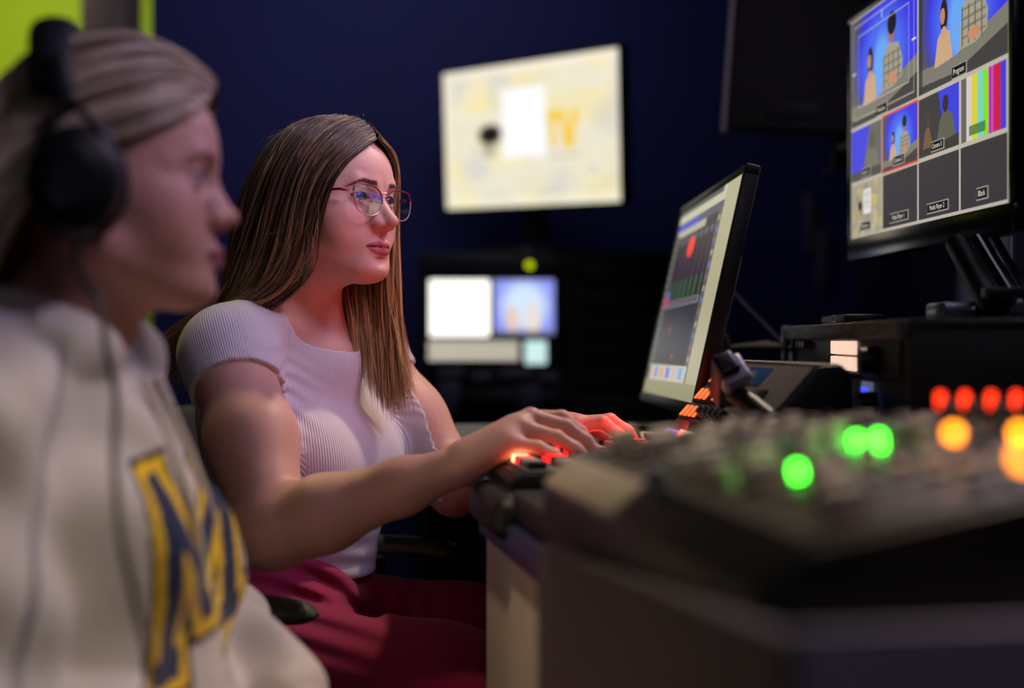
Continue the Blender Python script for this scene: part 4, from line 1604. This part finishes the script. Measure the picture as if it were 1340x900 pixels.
    X, Y, Z = v.xyz((slice(None),) * 3)

    def plane(pt, n):
        n = np.array(n) / np.linalg.norm(n)
        return (X - pt[0]) * n[0] + (Y - pt[1]) * n[1] + (Z - pt[2]) * n[2]
    # sleeves end a third of the way down the upper arm
    for sh, el, out in ((shR, elR, -1), (shL, elL, 1)):
        d = (el - sh) / np.linalg.norm(el - sh)
        hem = sh + d * .058
        away = plane(S + l * out * .112, l * out)                # only the arm side
        cut = np.minimum(plane(hem, d + l * out * .12), away)
        slv.D = np.maximum(slv.D, cut).astype(np.float32)
    v.comb((slice(None),) * 3, slv.D, .025, 'u')
    # neckline: a scoop round the neck
    nc_ = S + .020 * f + .066 * zz
    q = np.sqrt((plane(nc_, l) / .086) ** 2 + (plane(nc_, f) / .110) ** 2 + (plane(nc_, zz) / .108) ** 2)
    v.D = np.maximum(v.D, ((1 - q) * .095)).astype(np.float32)
    # hem at the waist
    v.D = np.maximum(v.D, (.672 - Z) + 0 * X).astype(np.float32)
    # soft wrinkles near the armpits and the waist
    for (c0, dr, amp, sig, wl) in ((shR + np.array([.055, -.01, -.045]), (.55, -.2, .8), .0022, .055, .015), (shL + np.array([-.02, .0, -.05]), (.4, .3, .8), .002, .05, .015),
                                   (S - .33 * zz + .05 * f, (.1, 0, 1), .0016, .09, .028)):
        dr = np.array(dr) / np.linalg.norm(dr)
        r2 = (X - c0[0]) ** 2 + (Y - c0[1]) ** 2 + (Z - c0[2]) ** 2
        ph = ((X - c0[0]) * dr[0] + (Y - c0[1]) * dr[1] + (Z - c0[2]) * dr[2]) / wl * 2 * PI
        v.D += (amp * np.sin(ph + 12 * (X + Y)) * np.exp(-r2 / sig ** 2)).astype(np.float32)

    def rib(p):
        ang = np.arctan2((p - S) @ l, (p - S) @ f + .02)
        a1 = ang * .135
        d = (elR - shR) / np.linalg.norm(elR - shR)
        e1 = np.cross(d, zz)
        e1 /= np.linalg.norm(e1)
        e2 = np.cross(d, e1)
        r1 = (p - shR)
        a2 = np.arctan2(r1 @ e1, r1 @ e2) * .062
        d2 = (elL - shL) / np.linalg.norm(elL - shL)
        e1 = np.cross(d2, zz)
        e1 /= np.linalg.norm(e1)
        e2 = np.cross(d2, e1)
        r2 = (p - shL)
        a3 = np.arctan2(r2 @ e1, r2 @ e2) * .062
        side = (p - S) @ l
        out = np.where(side < -.118, a2, np.where(side > .118, a3, a1))
        return {'rib': out * 2 * PI / .0031}
    RIB = fabric_mat('ribbed_knit', False, (226, 216, 222), rib=True)
    shirt = vol_obj('shirt', v, RIB, root, attrs=rib)
    shirt.matrix_parent_inverse = inv

    # ---- trousers and shoes
    hip = S - .43 * zz - .02 * f
    lf = np.array([.985, -.17, 0])
    hR, hL = np.array([-.315, 1.845, .565]), np.array([-.270, 2.045, .575])
    kR, kL = np.array([.130, 1.775, .520]), np.array([.130, 2.030, .545])
    aR, aL = np.array([.13, 1.76, .10]), np.array([.16, 2.03, .10])
    v = Vol((-.55, 1.62, .04), (.34, 2.25, .76), .005)
    v.ell((-.335, 1.945, .60), (.125, .175, .125), np.stack([np.array([.93, -.37, 0]), np.array([.37, .93, 0]), zz], 1), .03)
    v.ell((-.326, 1.960, .68), (.105, .145, .07), np.stack([f, l, zz], 1), .03)
    v.chain([hR, hR * .5 + kR * .5, kR], [.100, .090, .066], .04)
    v.chain([hL, hL * .5 + kL * .5, kL], [.096, .086, .064], .03)
    v.chain([kR, kR * .6 + aR * .4, aR], [.066, .062, .045], .02)
    v.chain([kL, kL * .6 + aL * .4, aL], [.064, .062, .045], .02)
    X, Y, Z = v.xyz((slice(None),) * 3)
    v.D = np.maximum(v.D, Z - .738 + .06 * (X + .3)).astype(np.float32)
    for (c0, dr, amp, sig, wl) in (((-.20, 1.92, .64), (.6, .2, .9), .006, .08, .034), ((-.15, 2.0, .60), (1, -.4, .3), .005, .06, .03), ((-.24, 1.84, .66), (.3, .2, 1), .005, .09, .03)):
        dr = np.array(dr) / np.linalg.norm(dr)
        r2 = (X - c0[0]) ** 2 + (Y - c0[1]) ** 2 + (Z - c0[2]) ** 2
        ph = ((X - c0[0]) * dr[0] + (Y - c0[1]) * dr[1] + (Z - c0[2]) * dr[2]) / wl * 2 * PI
        v.D += (amp * np.sin(ph + 8 * Y) * np.exp(-r2 / sig ** 2)).astype(np.float32)
    tr = vol_obj('trousers', v, fabric_mat('maroon_fabric', False, (158, 36, 78)), root)
    tr.matrix_parent_inverse = inv
    for a in (aR, aL):
        v = Vol(a + np.array([-.1, -.08, -.102]), a + np.array([.24, .08, .06]), .004)
        v.chain([a + np.array([-.02, 0, -.06]), a + np.array([.09, 0, -.070]), a + np.array([.17, 0, -.074])], [.038, .036, .028], .02)
        v.cone(a, a + np.array([0, 0, -.05]), .038, .036, .02)
        X, Y, Z = v.xyz((slice(None),) * 3)
        v.D = np.maximum(v.D, .002 - Z + 0 * X + 0 * Y).astype(np.float32)
        s_ = vol_obj('shoe', v, mat('shoe_black', (26, 26, 28), .6, noise=.1), root)
        s_.matrix_parent_inverse = inv

    # ---- eyes
    for s in (-1, 1):
        e = eyeball(H, s, (.12, 1, .03), root)
        e.matrix_parent_inverse = inv

    # ---- glasses
    gl = bpy.data.objects.new('glasses', None)
    link(gl, root)
    gl.matrix_parent_inverse = inv
    gl.matrix_world = H.M()
    bpy.context.view_layer.update()

    def rim_pts(s, n=40):
        out = []
        for k in range(n):
            a = 2 * PI * k / n
            x, z = math.cos(a), math.sin(a)
            p_ = .62 if z > 0 else .85
            X_ = .0265 * math.copysign(abs(x) ** p_, x) * (1.06 if z > 0 else 1 - .10 * abs(z))
            Z_ = .0200 * math.copysign(abs(z) ** p_, z) + (.003 * x if z > 0 else 0)
            y_ = .1005 - .35 * max(0, X_ - .0) ** 1.25 - .0012 * abs(z)
            out.append((s * (.0335 + X_), y_ - .001, Z_ - .0065))
        return out
    RIM = mat('rim_pink_metal', (222, 176, 196), .25, metal=.7, noise=.05)
    BROWM = mat('rim_magenta', (120, 30, 66), .3, noise=.05)
    LENS = bpy.data.materials.new('lens_glass')
    LENS.use_nodes = True
    N, L = LENS.node_tree.nodes, LENS.node_tree.links
    N.remove(N['Principled BSDF'])
    tr_, gls, fr_, mx_ = N.new('ShaderNodeBsdfTransparent'), N.new('ShaderNodeBsdfGlossy'), N.new('ShaderNodeFresnel'), N.new('ShaderNodeMixShader')
    gls.inputs['Roughness'].default_value = .02
    fr_.inputs[0].default_value = 1.45
    tr_.inputs[0].default_value = (.96, .95, .97, 1)
    hf = N.new('ShaderNodeMath')
    hf.operation = 'MULTIPLY'
    hf.inputs[1].default_value = .45
    L.new(fr_.outputs[0], hf.inputs[0])
    L.new(hf.outputs[0], mx_.inputs[0])
    L.new(tr_.outputs[0], mx_.inputs[1])
    L.new(gls.outputs[0], mx_.inputs[2])
    L.new(mx_.outputs[0], N['Material Output'].inputs[0])
    for s in (-1, 1):
        pts = rim_pts(s)
        MB().tube(pts, .0009, n=8, closed=True).build('rim', RIM, gl)
        top = [p for p in pts if p[2] > -.0025]
        top.sort(key=lambda p: p[0] * s)
        MB().tube(top, .0011, n=8).build('brow_line', BROWM, gl)
        V = [(s * .0335, .1000, -.006)] + pts
        mesh_obj('lens', V, [(0, 1 + k, 1 + (k + 1) % 40) for k in range(40)], LENS, gl, smooth=True)
        MB().tube(smooth_path([(s * .0612, .086, .005), (s * .0660, .082, .005), (s * .069, .072, .006), (s * .074, .02, .004), (s * .075, -.01, .000), (s * .073, -.03, -.02)], 5), .0019, n=8).build('temple', BROWM, gl)
    MB().tube(smooth_path([(-.0085, .0975, .002), (-.004, .101, .0055), (.004, .101, .0055), (.0085, .0975, .002)], 4), .0012, n=8).build('bridge', RIM, gl)
    er = MB()
    er.tube([(.0785, -.006, -.040), (.080, -.004, -.052)], .0013, n=8)
    er.sph((.080, -.004, -.054), .0024, n=8)
    eo = er.build('earring', CHROME, root)
    eo.matrix_parent_inverse = inv
    eo.matrix_world = H.M()

    # ---- hair
    rs = np.random.RandomState(11)
    sk = (H.P((0, -.002, .030)), np.array([.0765, .0985, .0825]), H.R)

    def HG(*pts):
        return [H.P((-p[0], p[1], p[2])) for p in pts]   # frame x points to her right
    near = [
        # front curtain: parting -> temple -> cheek -> swings back over the shoulder
        HG((-.004, .086, .080), (-.034, .083, .062), (-.061, .064, .030), (-.072, .050, -.015), (-.073, .042, -.062), (-.071, .030, -.100), (-.078, -.004, -.130), (-.088, -.060, -.158), (-.085, -.125, -.185)),
        HG((-.003, .078, .094), (-.040, .072, .072), (-.070, .050, .030), (-.080, .036, -.020), (-.082, .026, -.068), (-.082, .008, -.108), (-.090, -.032, -.136), (-.098, -.095, -.155), (-.100, -.185, -.190)),
        HG((-.002, .058, .108), (-.046, .052, .086), (-.077, .030, .036), (-.086, .016, -.020), (-.089, .006, -.070), (-.091, -.018, -.112), (-.097, -.064, -.142), (-.096, -.135, -.160), (-.096, -.225, -.205)),
        HG((.000, .030, .117), (-.048, .024, .095), (-.080, .006, .042), (-.090, -.010, -.016), (-.094, -.024, -.070), (-.095, -.052, -.114), (-.094, -.096, -.150), (-.088, -.165, -.172), (-.080, -.240, -.222)),
        HG((.002, .000, .119), (-.046, -.006, .098), (-.078, -.024, .048), (-.090, -.042, -.010), (-.094, -.060, -.065), (-.092, -.086, -.112), (-.082, -.124, -.155), (-.066, -.178, -.195), (-.060, -.245, -.250)),
        HG((.002, -.030, .115), (-.036, -.040, .098), (-.064, -.060, .052), (-.078, -.078, -.006), (-.080, -.094, -.062), (-.075, -.114, -.112), (-.062, -.142, -.160), (-.040, -.176, -.206), (-.010, -.220, -.26)),
        HG((.002, -.060, .100), (-.022, -.074, .084), (-.042, -.090, .044), (-.052, -.102, -.008), (-.054, -.114, -.062), (-.048, -.130, -.112), (-.036, -.150, -.162), (-.018, -.178, -.21), (.012, -.215, -.27)),
        HG((.002, -.084, .074), (.0, -.096, .055), (-.006, -.106, .02), (-.010, -.112, -.02), (-.010, -.120, -.066), (-.006, -.132, -.112), (.002, -.148, -.162), (.012, -.172, -.21), (.032, -.205, -.27)),
    ]
    far = [
        HG((.002, .087, .080), (.030, .085, .062), (.052, .074, .034), (.063, .064, -.010), (.066, .060, -.056), (.066, .060, -.100), (.070, .060, -.150), (.078, .066, -.200), (.086, .072, -.245)),
        HG((.004, .078, .094), (.038, .072, .074), (.066, .052, .034), (.076, .044, -.014), (.078, .042, -.062), (.076, .046, -.108), (.078, .052, -.158), (.082, .060, -.215), (.084, .072, -.275)),
        HG((.004, .058, .108), (.044, .052, .086), (.076, .032, .036), (.085, .026, -.018), (.087, .026, -.068), (.083, .032, -.116), (.080, .042, -.168), (.078, .052, -.225), (.072, .064, -.290)),
        HG((.004, .030, .117), (.048, .024, .095), (.080, .006, .040), (.090, .002, -.018), (.092, .004, -.070), (.086, .014, -.118), (.078, .028, -.168), (.070, .040, -.225), (.060, .052, -.280)),
        HG((.004, .000, .119), (.046, -.006, .098), (.078, -.024, .046), (.090, -.028, -.012), (.092, -.026, -.066), (.086, -.016, -.114), (.074, .004, -.160), (.062, .020, -.205), (.050, .032, -.245)),
        HG((.004, -.040, .112), (.036, -.048, .094), (.064, -.062, .050), (.080, -.066, -.006), (.084, -.064, -.062), (.078, -.058, -.108), (.066, -.045, -.150), (.054, -.030, -.185), (.042, -.015, -.215)),
        HG((.002, -.084, .074), (.012, -.094, .058), (.030, -.102, .024), (.044, -.106, -.016), (.050, -.106, -.062), (.050, -.104, -.108), (.046, -.100, -.150), (.040, -.096, -.185), (.036, -.09, -.215)),
    ]
    parts = []
    rootc, tipc, hic = (84, 62, 46), (192, 152, 100), (206, 172, 120)
    for G, n, ns, dep in ((near, 2600, 22, .10), (far, 1900, 22, .10)):
        V, F_, sid, hid, t, Gs = strands(G, n, ns, dep, .00055, rs, spread=.0044, wave=.0040, endvar=.18, skull=sk)
        tip = tipc if G is near else (238, 198, 132)  # far side coloured paler gold, warm light put into the hair colour
        parts.append((V, F_, hair_colors(sid, hid, t, rootc, tip, rs, hic, power=1.6 if G is near else .8)))
        # under-layer that closes the gaps
        c0 = (Gs - sk[0]) @ H.R / sk[1]
        Lr = np.linalg.norm(c0, axis=-1, keepdims=True)
        Gi = ((np.where(Lr < 1.0, c0 / Lr * 1.0, c0) * sk[1]) @ H.R.T + sk[0])
        Gi = Gi[:, :int(ns * .80)]
        V2, F2 = sheet(Gi)
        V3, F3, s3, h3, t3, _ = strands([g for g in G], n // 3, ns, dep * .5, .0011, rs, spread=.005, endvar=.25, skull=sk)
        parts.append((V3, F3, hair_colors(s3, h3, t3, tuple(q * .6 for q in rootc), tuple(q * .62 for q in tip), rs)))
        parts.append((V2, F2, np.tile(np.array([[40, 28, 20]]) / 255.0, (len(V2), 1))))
    # stray hairs
    fly = []
    for k in range(46):
        a = rs.uniform(-1.5, 1.5)
        p0_ = np.array([math.sin(a) * .05, rs.uniform(-.06, .06), .114 - abs(math.sin(a)) * .034])
        d = np.array([math.sin(a) * .5, rs.uniform(-.3, .4), .8]) * rs.uniform(.004, .011)
        q0 = p0_
        fly.append([H.P(q0), H.P(q0 + d), H.P(q0 + d * 1.3 + np.array([math.sin(a) * .012, -.008, -.002])), H.P(q0 + d * .8 + np.array([math.sin(a) * .022, -.014, -.014]))])
    for k in range(40):
        s = -1 if rs.rand() < .5 else 1
        y0 = rs.uniform(-.08, .05) if s < 0 else rs.uniform(.0, .06)
        q0 = np.array([s * .088, y0, rs.uniform(-.08, .0)])
        d = np.array([s * rs.uniform(.004, .02), rs.uniform(-.03, .02), -rs.uniform(.03, .06)])
        fly.append([H.P(q0), H.P(q0 + d * .6), H.P(q0 + d * 1.2 + np.array([s * .005, -.01, 0])), H.P(q0 + d * 1.7 + np.array([s * .018, -.02, .01]))])
    fm = []
    for g in fly:
        g = catmull(np.array(g)[None], 10)
        V, F_, sid, hid, t, _ = strands(np.concatenate([g, g + .0001]), 1, 10, 0, .00028, rs, spread=0.0, endvar=0)
        fm.append((V, F_, np.tile(np.array([[150, 118, 80]]) / 255.0, (len(V), 1))))
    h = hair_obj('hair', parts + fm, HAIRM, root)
    h.matrix_parent_inverse = inv
    return root


operator()
cf = Matrix.Translation((-.25, 1.955, 0)) @ Matrix.Rotation(math.radians(-108.6), 4, 'Z')
make_chair('dark swivel chair with short armrests under the person in maroon trousers', cf)

# =================================================================== the listener with headphones (foreground, left)
def relaxed_hand(w, d, lat, up=(0, 0, 1)):
    """joints of a loosely curled hand: d = direction of the fingers, lat = towards the thumb side"""
    w, d, lat, up = (np.array(q, float) for q in (w, d, lat, up))
    F_ = []
    for k in range(4):
        o = (1.5 - k) * .021
        L = (.040, .044, .041, .033)[k]
        m = w + d * (.088 - abs(k - 1) * .004) + lat * o + up * .008
        F_.append([m, m + d * L, m + d * L * 1.5 - up * L * .35, m + d * L * 1.8 - up * L * .8])
    th = [w + lat * .02, w + d * .035 + lat * .045, w + d * .062 + lat * .058, w + d * .085 + lat * .060 - up * .006]
    return F_, th


def listener():
    root = thing('person', 'blond person in black headphones and a cream sweatshirt with a blue and yellow letter', 'person', Matrix.Translation((-.44, 1.25, 0)))
    inv = root.matrix_world.inverted()
    H = Frame((-.353, 1.24, 1.138), math.radians(96), math.radians(0), math.radians(0))
    ya = math.radians(87)
    f = np.array([math.sin(ya), -math.cos(ya), 0])
    l = np.array([-f[1], f[0], 0])
    zz = np.array([0, 0, 1.0])
    S = np.array([-.418, 1.25, .955])
    B3 = np.stack([l, f, zz], 1)
    shR, shL = np.array([-.444, 1.092, .922]), np.array([-.432, 1.400, .908])
    elR, elL = np.array([-.385, 1.020, .690]), np.array([-.315, 1.455, .690])
    wrR, wrL = np.array([-.200, 1.140, .648]), np.array([-.195, 1.320, .652])

    def torso(v, e=0.0):
        v.ell(S - .010 * f - .10 * zz, (.150 + e, .098 + e, .125 + e), B3, .03)
        v.ell(S + .020 * f - .20 * zz, (.140 + e, .108 + e, .11 + e), B3, .04)
        v.ell(S + .022 * f - .31 * zz, (.135 + e, .115 + e, .11 + e), B3, .05)
        v.ell(S + .0 * f - .40 * zz, (.155 + e, .130 + e, .09 + e), B3, .05)
        for s in (-1, 1):
            v.ell(S + .075 * f + s * .062 * l - .16 * zz, (.058 + e, .056 + e, .060 + e), B3, .04)
            v.cone(S + s * .02 * l + .040 * zz - .01 * f, S + s * .135 * l - .012 * zz, .036 + e, .044 + e, .03)
        for a in (shR, shL):
            v.ell(a, (.050 + e,) * 3, None, .03)
    neck_a, neck_b = H.P((0, -.014, -.070)), S + .010 * f + .035 * zz
    fR, tR = relaxed_hand(wrR, (.85, .45, -.25), (.45, .85, 0))
    fL, tL = relaxed_hand(wrL, (.85, -.45, -.25), (-.45, -.85, 0))
    v = Vol((-.56, .93, .55), (-.03, 1.56, 1.29), .0024)
    torso(v)
    v.cone(neck_a, neck_b, .049, .054, .03)
    v.cone(neck_b + .02 * f, S + .05 * f - .03 * zz, .045, .05, .04)
    v.chain([shR, (shR + elR) / 2, elR], [.048, .045, .038], .03)
    v.chain([elR, elR * .7 + wrR * .3, wrR], [.038, .038, .023], .02)
    v.chain([shL, (shL + elL) / 2, elL], [.048, .045, .038], .03)
    v.chain([elL, elL * .7 + wrL * .3, wrL], [.038, .038, .023], .02)
    head_field(v, H, {'full': 1.08, 'nose': .006})
    hand_field(v, wrR, fR, tR)
    hand_field(v, wrL, fL, tL)
    body = vol_obj('body', v, SKIN, root, cols=lambda p: skin_colors(p, H, (.84, .62, .56), (.70, .38, .40), (.50, .34, .24)))
    body.matrix_parent_inverse = inv
    for s in (-1, 1):
        e = eyeball(H, s, (0, 1, .02), root, (80, 110, 150))
        e.matrix_parent_inverse = inv

    # ---- sweatshirt with hood and cords
    v = Vol((-.60, .90, .56), (-.02, 1.60, 1.06), .0032)
    torso(v, .020)
    v.cone(neck_b + .02 * f, S + .05 * f - .03 * zz, .060, .066, .04)
    v.ell(S + .05 * f - .36 * zz, (.150, .125, .075), B3, .05)
    v.cone(S + .062 * f - .06 * l - .13 * zz, S + .078 * f - .06 * l - .33 * zz, .078, .085, .05)
    v.cone(S + .062 * f + .06 * l - .13 * zz, S + .078 * f + .06 * l - .33 * zz, .078, .085, .05)
    for (sh, el, wr) in ((shR, elR, wrR), (shL, elL, wrL)):
        v.chain([sh, (sh + el) / 2, el], [.068, .066, .060], .03)
        v.chain([el, el * .6 + wr * .4, wr * .88 + el * .12], [.060, .055, .042], .03)
        v.cone(wr * .90 + el * .10, wr, .034, .031, .006)
    # hood lying round the neck
    ring = []
    for k in range(15):
        a = math.radians(12 + k * 336 / 14)
        r_ = .076
        back = (1 - math.cos(a)) / 2
        ring.append(S + .012 * f + r_ * math.cos(a) * f * (1.0 + .12 * back) + r_ * 1.05 * math.sin(a) * l + (.034 + .012 * back) * zz)
    v.chain(ring, [.013 + .012 * math.sin(PI * k / 14) for k in range(15)], .018)
    X, Y, Z = v.xyz((slice(None),) * 3)
    lx = (X - S[0]) * l[0] + (Y - S[1]) * l[1] + 0 * Z
    ly = (X - S[0]) * f[0] + (Y - S[1]) * f[1] + 0 * Z
    lz = (Z - S[2]) + 0 * X + 0 * Y
    q = np.sqrt((lx / .050) ** 2 + ((ly - .010) / .054) ** 2 + ((lz - .085) / .068) ** 2)
    v.D = np.maximum(v.D, (1 - q) * .06).astype(np.float32)
    # loose cloth folds
    fold = (.0100 * np.sin(lx * 22 + 6 * lz + 1.6 * np.sin(lz * 10 + 1)) ** 2 - .005
            + .0050 * np.sin(lx * 55 + 2.2 * np.sin(lz * 14) + ly * 20) * np.sin(lz * 9 + lx * 12 + 1.0)
            + .0034 * np.sin(lz * 75 + lx * 38 - ly * 30 + 2 * np.sin(lx * 20)) * (.3 + .7 * np.exp(-((lz + .36) / .09) ** 2))
            + .0034 * np.sin(lx * 28 - lz * 42 + 3 * np.sin(ly * 17)))
    v.D += fold.astype(np.float32)
    v.D = np.maximum(v.D, (.585 - Z) + 0 * X + 0 * Y).astype(np.float32)

    def sweat_cols(p):
        c = np.tile(np.array([[.80, .765, .74]]), (len(p), 1))
        a = (p - S) @ l
        z = p[:, 2] - S[2]
        fr = (p - S) @ f
        # block letter on the chest: strokes of an M, navy core, yellow outline, navy border
        sp_ = (a * .6 + fr * .8 - .040) * 1.22 + .006
        z2 = z - .20 * (sp_ - .03)
        segs = [((.030, -.078), (.030, -.222)), ((.030, -.078), (.088, -.190)), ((.088, -.190), (.146, -.078)), ((.146, -.078), (.146, -.222)),
                ((.022, -.222), (.038, -.222)), ((.138, -.222), (.154, -.222))]
        d = np.full(len(p), 9.0)
        for (x0, z0), (x1, z1) in segs:
            ex, ez = x1 - x0, z1 - z0
            t = np.clip(((sp_ - x0) * ex + (z2 - z0) * ez) / (ex * ex + ez * ez), 0, 1)
            d = np.minimum(d, np.maximum(np.abs(sp_ - x0 - t * ex), np.abs(z2 - z0 - t * ez) * .9))
        on = (fr > .05) & (fr < .19) & (a > -.15) & (a < .10)
        c = np.where((on & (d < .0250))[:, None], [[.08, .10, .20]], c)
        c = np.where((on & (d < .0200))[:, None], [[.93, .76, .16]], c)
        c = np.where((on & (d < .0105))[:, None], [[.15, .19, .32]], c)
        return c
    sw_ = vol_obj('sweatshirt', v, fabric_mat('sweatshirt_fleece', True, rough=.95, weave=350, wb=.5), root, cols=sweat_cols)
    sw_.matrix_parent_inverse = inv
    CORD = mat('cream_cord', (196, 184, 170), .8, noise=.1, nscale=300)
    for (a0, a1, off) in ((-.030, -.012, .0), (.012, .052, .0)):
        pts = []
        for k in range(7):
            t = k / 6
            z = .012 - .235 * t
            a = a0 + (a1 - a0) * t
            fr = .098 + .050 * math.sin(min(1, t * 1.25) * PI * .5) + .006
            pts.append(tuple(S + a * l + fr * f + z * zz))
        o = MB().tube(smooth_path(pts, 4), .0036, n=8).build('drawstring', CORD, root)
        o.matrix_parent_inverse = inv

    # ---- trousers and shoes
    v = Vol((-.62, 1.0, .03), (.22, 1.52, .72), .006)
    v.ell((-.44, 1.25, .585), (.13, .17, .12), None, .03)
    for sy, ky in ((1.165, 1.13), (1.335, 1.34)):
        h_, k_, a_ = np.array([-.42, sy, .57]), np.array([-.045, ky, .545]), np.array([-.05, ky, .10])
        v.chain([h_, (h_ + k_) / 2, k_], [.096, .084, .066], .04)
        v.chain([k_, k_ * .6 + a_ * .4, a_], [.066, .060, .044], .02)
    tr = vol_obj('trousers', v, fabric_mat('dark_trousers', False, (44, 46, 60)), root)
    tr.matrix_parent_inverse = inv
    for ky in (1.13, 1.34):
        a = np.array([-.05, ky, .10])
        v = Vol(a + np.array([-.1, -.08, -.102]), a + np.array([.24, .08, .06]), .004)
        v.chain([a + np.array([-.02, 0, -.06]), a + np.array([.09, 0, -.070]), a + np.array([.16, 0, -.074])], [.038, .036, .028], .02)
        v.cone(a, a + np.array([0, 0, -.05]), .038, .036, .02)
        X, Y, Z = v.xyz((slice(None),) * 3)
        v.D = np.maximum(v.D, .002 - Z + 0 * X + 0 * Y).astype(np.float32)
        o = vol_obj('shoe', v, mat('shoe_white', (190, 188, 184), .6, noise=.1), root)
        o.matrix_parent_inverse = inv

    # ---- hair
    rs = np.random.RandomState(21)
    sk = (H.P((0, -.002, .030)), np.array([.0760, .0985, .0825]), H.R)
    side = [
        [(-.046, .078, .055), (-.064, .058, .047), (-.078, .030, .034), (-.086, -.008, .020), (-.088, -.045, -.012), (-.086, -.075, -.060), (-.085, -.094, -.110), (-.090, -.105, -.155)],
        [(-.030, .088, .068), (-.055, .070, .070), (-.076, .036, .058), (-.085, -.008, .040), (-.088, -.055, .002), (-.085, -.090, -.052), (-.080, -.108, -.110), (-.076, -.124, -.165)],
        [(-.014, .092, .082), (-.040, .070, .093), (-.066, .030, .086), (-.080, -.022, .064), (-.083, -.072, .016), (-.076, -.106, -.042), (-.068, -.124, -.105), (-.056, -.140, -.170)],
        [(.002, .088, .094), (-.018, .050, .114), (-.038, .004, .113), (-.054, -.050, .088), (-.058, -.092, .034), (-.050, -.120, -.032), (-.040, -.136, -.100), (-.026, -.150, -.172)],
    ]
    mid = [[(.006, .080, .100), (.004, .036, .120), (.002, -.012, .120), (.0, -.062, .098), (.0, -.102, .040), (.0, -.126, -.030), (.0, -.142, -.100), (.0, -.155, -.175)]]
    far = [[(-x, y, z) for x, y, z in g] for g in side[::-1]]
    G = [[H.P(q) for q in g] for g in side + mid + far]
    V, F_, sid, hid, t, Gs = strands(G, 4200, 22, .12, .00065, rs, spread=.0045, wave=.006, endvar=.15, skull=sk)
    parts = [(V, F_, hair_colors(sid, hid, t, (206, 180, 152), (238, 222, 196), rs, (250, 240, 216), power=.6))]
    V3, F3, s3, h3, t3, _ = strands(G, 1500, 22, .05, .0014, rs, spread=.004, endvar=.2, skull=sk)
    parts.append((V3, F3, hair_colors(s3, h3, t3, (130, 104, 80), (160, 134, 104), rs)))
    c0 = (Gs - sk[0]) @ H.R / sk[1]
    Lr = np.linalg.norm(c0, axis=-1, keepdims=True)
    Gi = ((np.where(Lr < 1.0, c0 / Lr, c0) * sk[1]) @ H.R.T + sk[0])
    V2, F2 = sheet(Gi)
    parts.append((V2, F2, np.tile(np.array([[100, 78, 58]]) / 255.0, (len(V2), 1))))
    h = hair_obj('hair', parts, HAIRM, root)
    h.matrix_parent_inverse = inv

    # ---- headphones
    hp = bpy.data.objects.new('headphones', None)
    link(hp, root)
    hp.matrix_parent_inverse = inv
    hp.matrix_world = H.M()
    HPB = mat('headphone_black', (17, 17, 19), .38, noise=.08)
    HPC = mat('headphone_cushion', (14, 14, 15), .6, noise=.1, bump=.2)
    for s in (-1, 1):
        cup = MB()
        x0 = s * .082
        for (xa, xb, ra, rb) in ((.000, .004, .036, .042), (.004, .016, .042, .042), (.016, .020, .042, .037)):
            cup.cyl((x0 + s * xa, 0, 0), (x0 + s * xb, 0, 0), ra, rb, n=40)
        cu = cup.build('ear_cushion', HPC, hp)
        sh = MB()
        for (xa, xb, ra, rb) in ((.020, .026, .037, .040), (.026, .036, .040, .037), (.036, .042, .037, .028)):
            sh.cyl((x0 + s * xa, 0, 0), (x0 + s * xb, 0, 0), ra, rb, n=40)
        so = sh.build('ear_cup', HPB, hp)
        rg = MB()
        rg.tube([(x0 + s * .0425, .019 * math.cos(2 * PI * k / 32), .019 * math.sin(2 * PI * k / 32)) for k in range(32)], .0012, n=8, closed=True)
        rg.cyl((x0 + s * .041, 0, 0), (x0 + s * .0425, 0, 0), .017, .016, n=32)
        rg.build('ear_cup_badge', mat('badge_grey', (52, 52, 56), .3, metal=.4, noise=.05), so)
        for o in (cu, so):
            o.location = (0, -.006, -.012)
            o.scale = (1, .95, 1.12)
        yk = MB()
        yk.tube(smooth_path([(s * .110, -.030, -.012), (s * .114, -.030, .020), (s * .112, -.018, .044), (s * .110, -.012, .050), (s * .112, -.002, .044), (s * .114, .020, .020), (s * .110, .022, -.012)], 5), .0038, n=10)
        yk.box((s * .103, -.018, .066), (.006, .016, .050), rot=(math.radians(16), s * math.radians(-8), 0), bev=.002)
        yk.build('yoke', HPB, hp)
    band = MB()
    # padded band: swept flat section over the head
    pts = []
    for k in range(25):
        a = math.radians(-68 + k * 136 / 24)
        pts.append((.104 * math.sin(a), -.026 - .012 * math.cos(a), .024 + .108 * math.cos(a)))
    bo = MB().tube(pts, .0085, n=14).build('headband', HPC, hp)
    for vv in bo.data.vertices:
        vv.co.y = -.036 + (vv.co.y + .036) * 2.1
    cb = MB()
    cp = [(.112, -.004, -.060), (.114, -.002, -.085)]
    wp = [H.P(q) for q in cp]
    pts = wp + [np.array(px(131, 400, 1.135)), np.array(px(140, 460, 1.105)), np.array(px(152, 520, 1.06)), np.array(px(150, 600, 1.02)), np.array(px(158, 700, .985)), np.array(px(180, 800, .975)), np.array(px(195, 900, .97)), np.array([-.27, .97, .66])]
    cb.tube(smooth_path(pts, 6), .0028, n=8)
    co = cb.build('headphone_cable', RUBBER, root)
    co.matrix_parent_inverse = inv
    return root


listener()
make_chair('dark swivel chair carrying the blond person with headphones', Matrix.Translation((-.47, 1.25, 0)) @ Matrix.Rotation(math.radians(-90), 4, 'Z'))
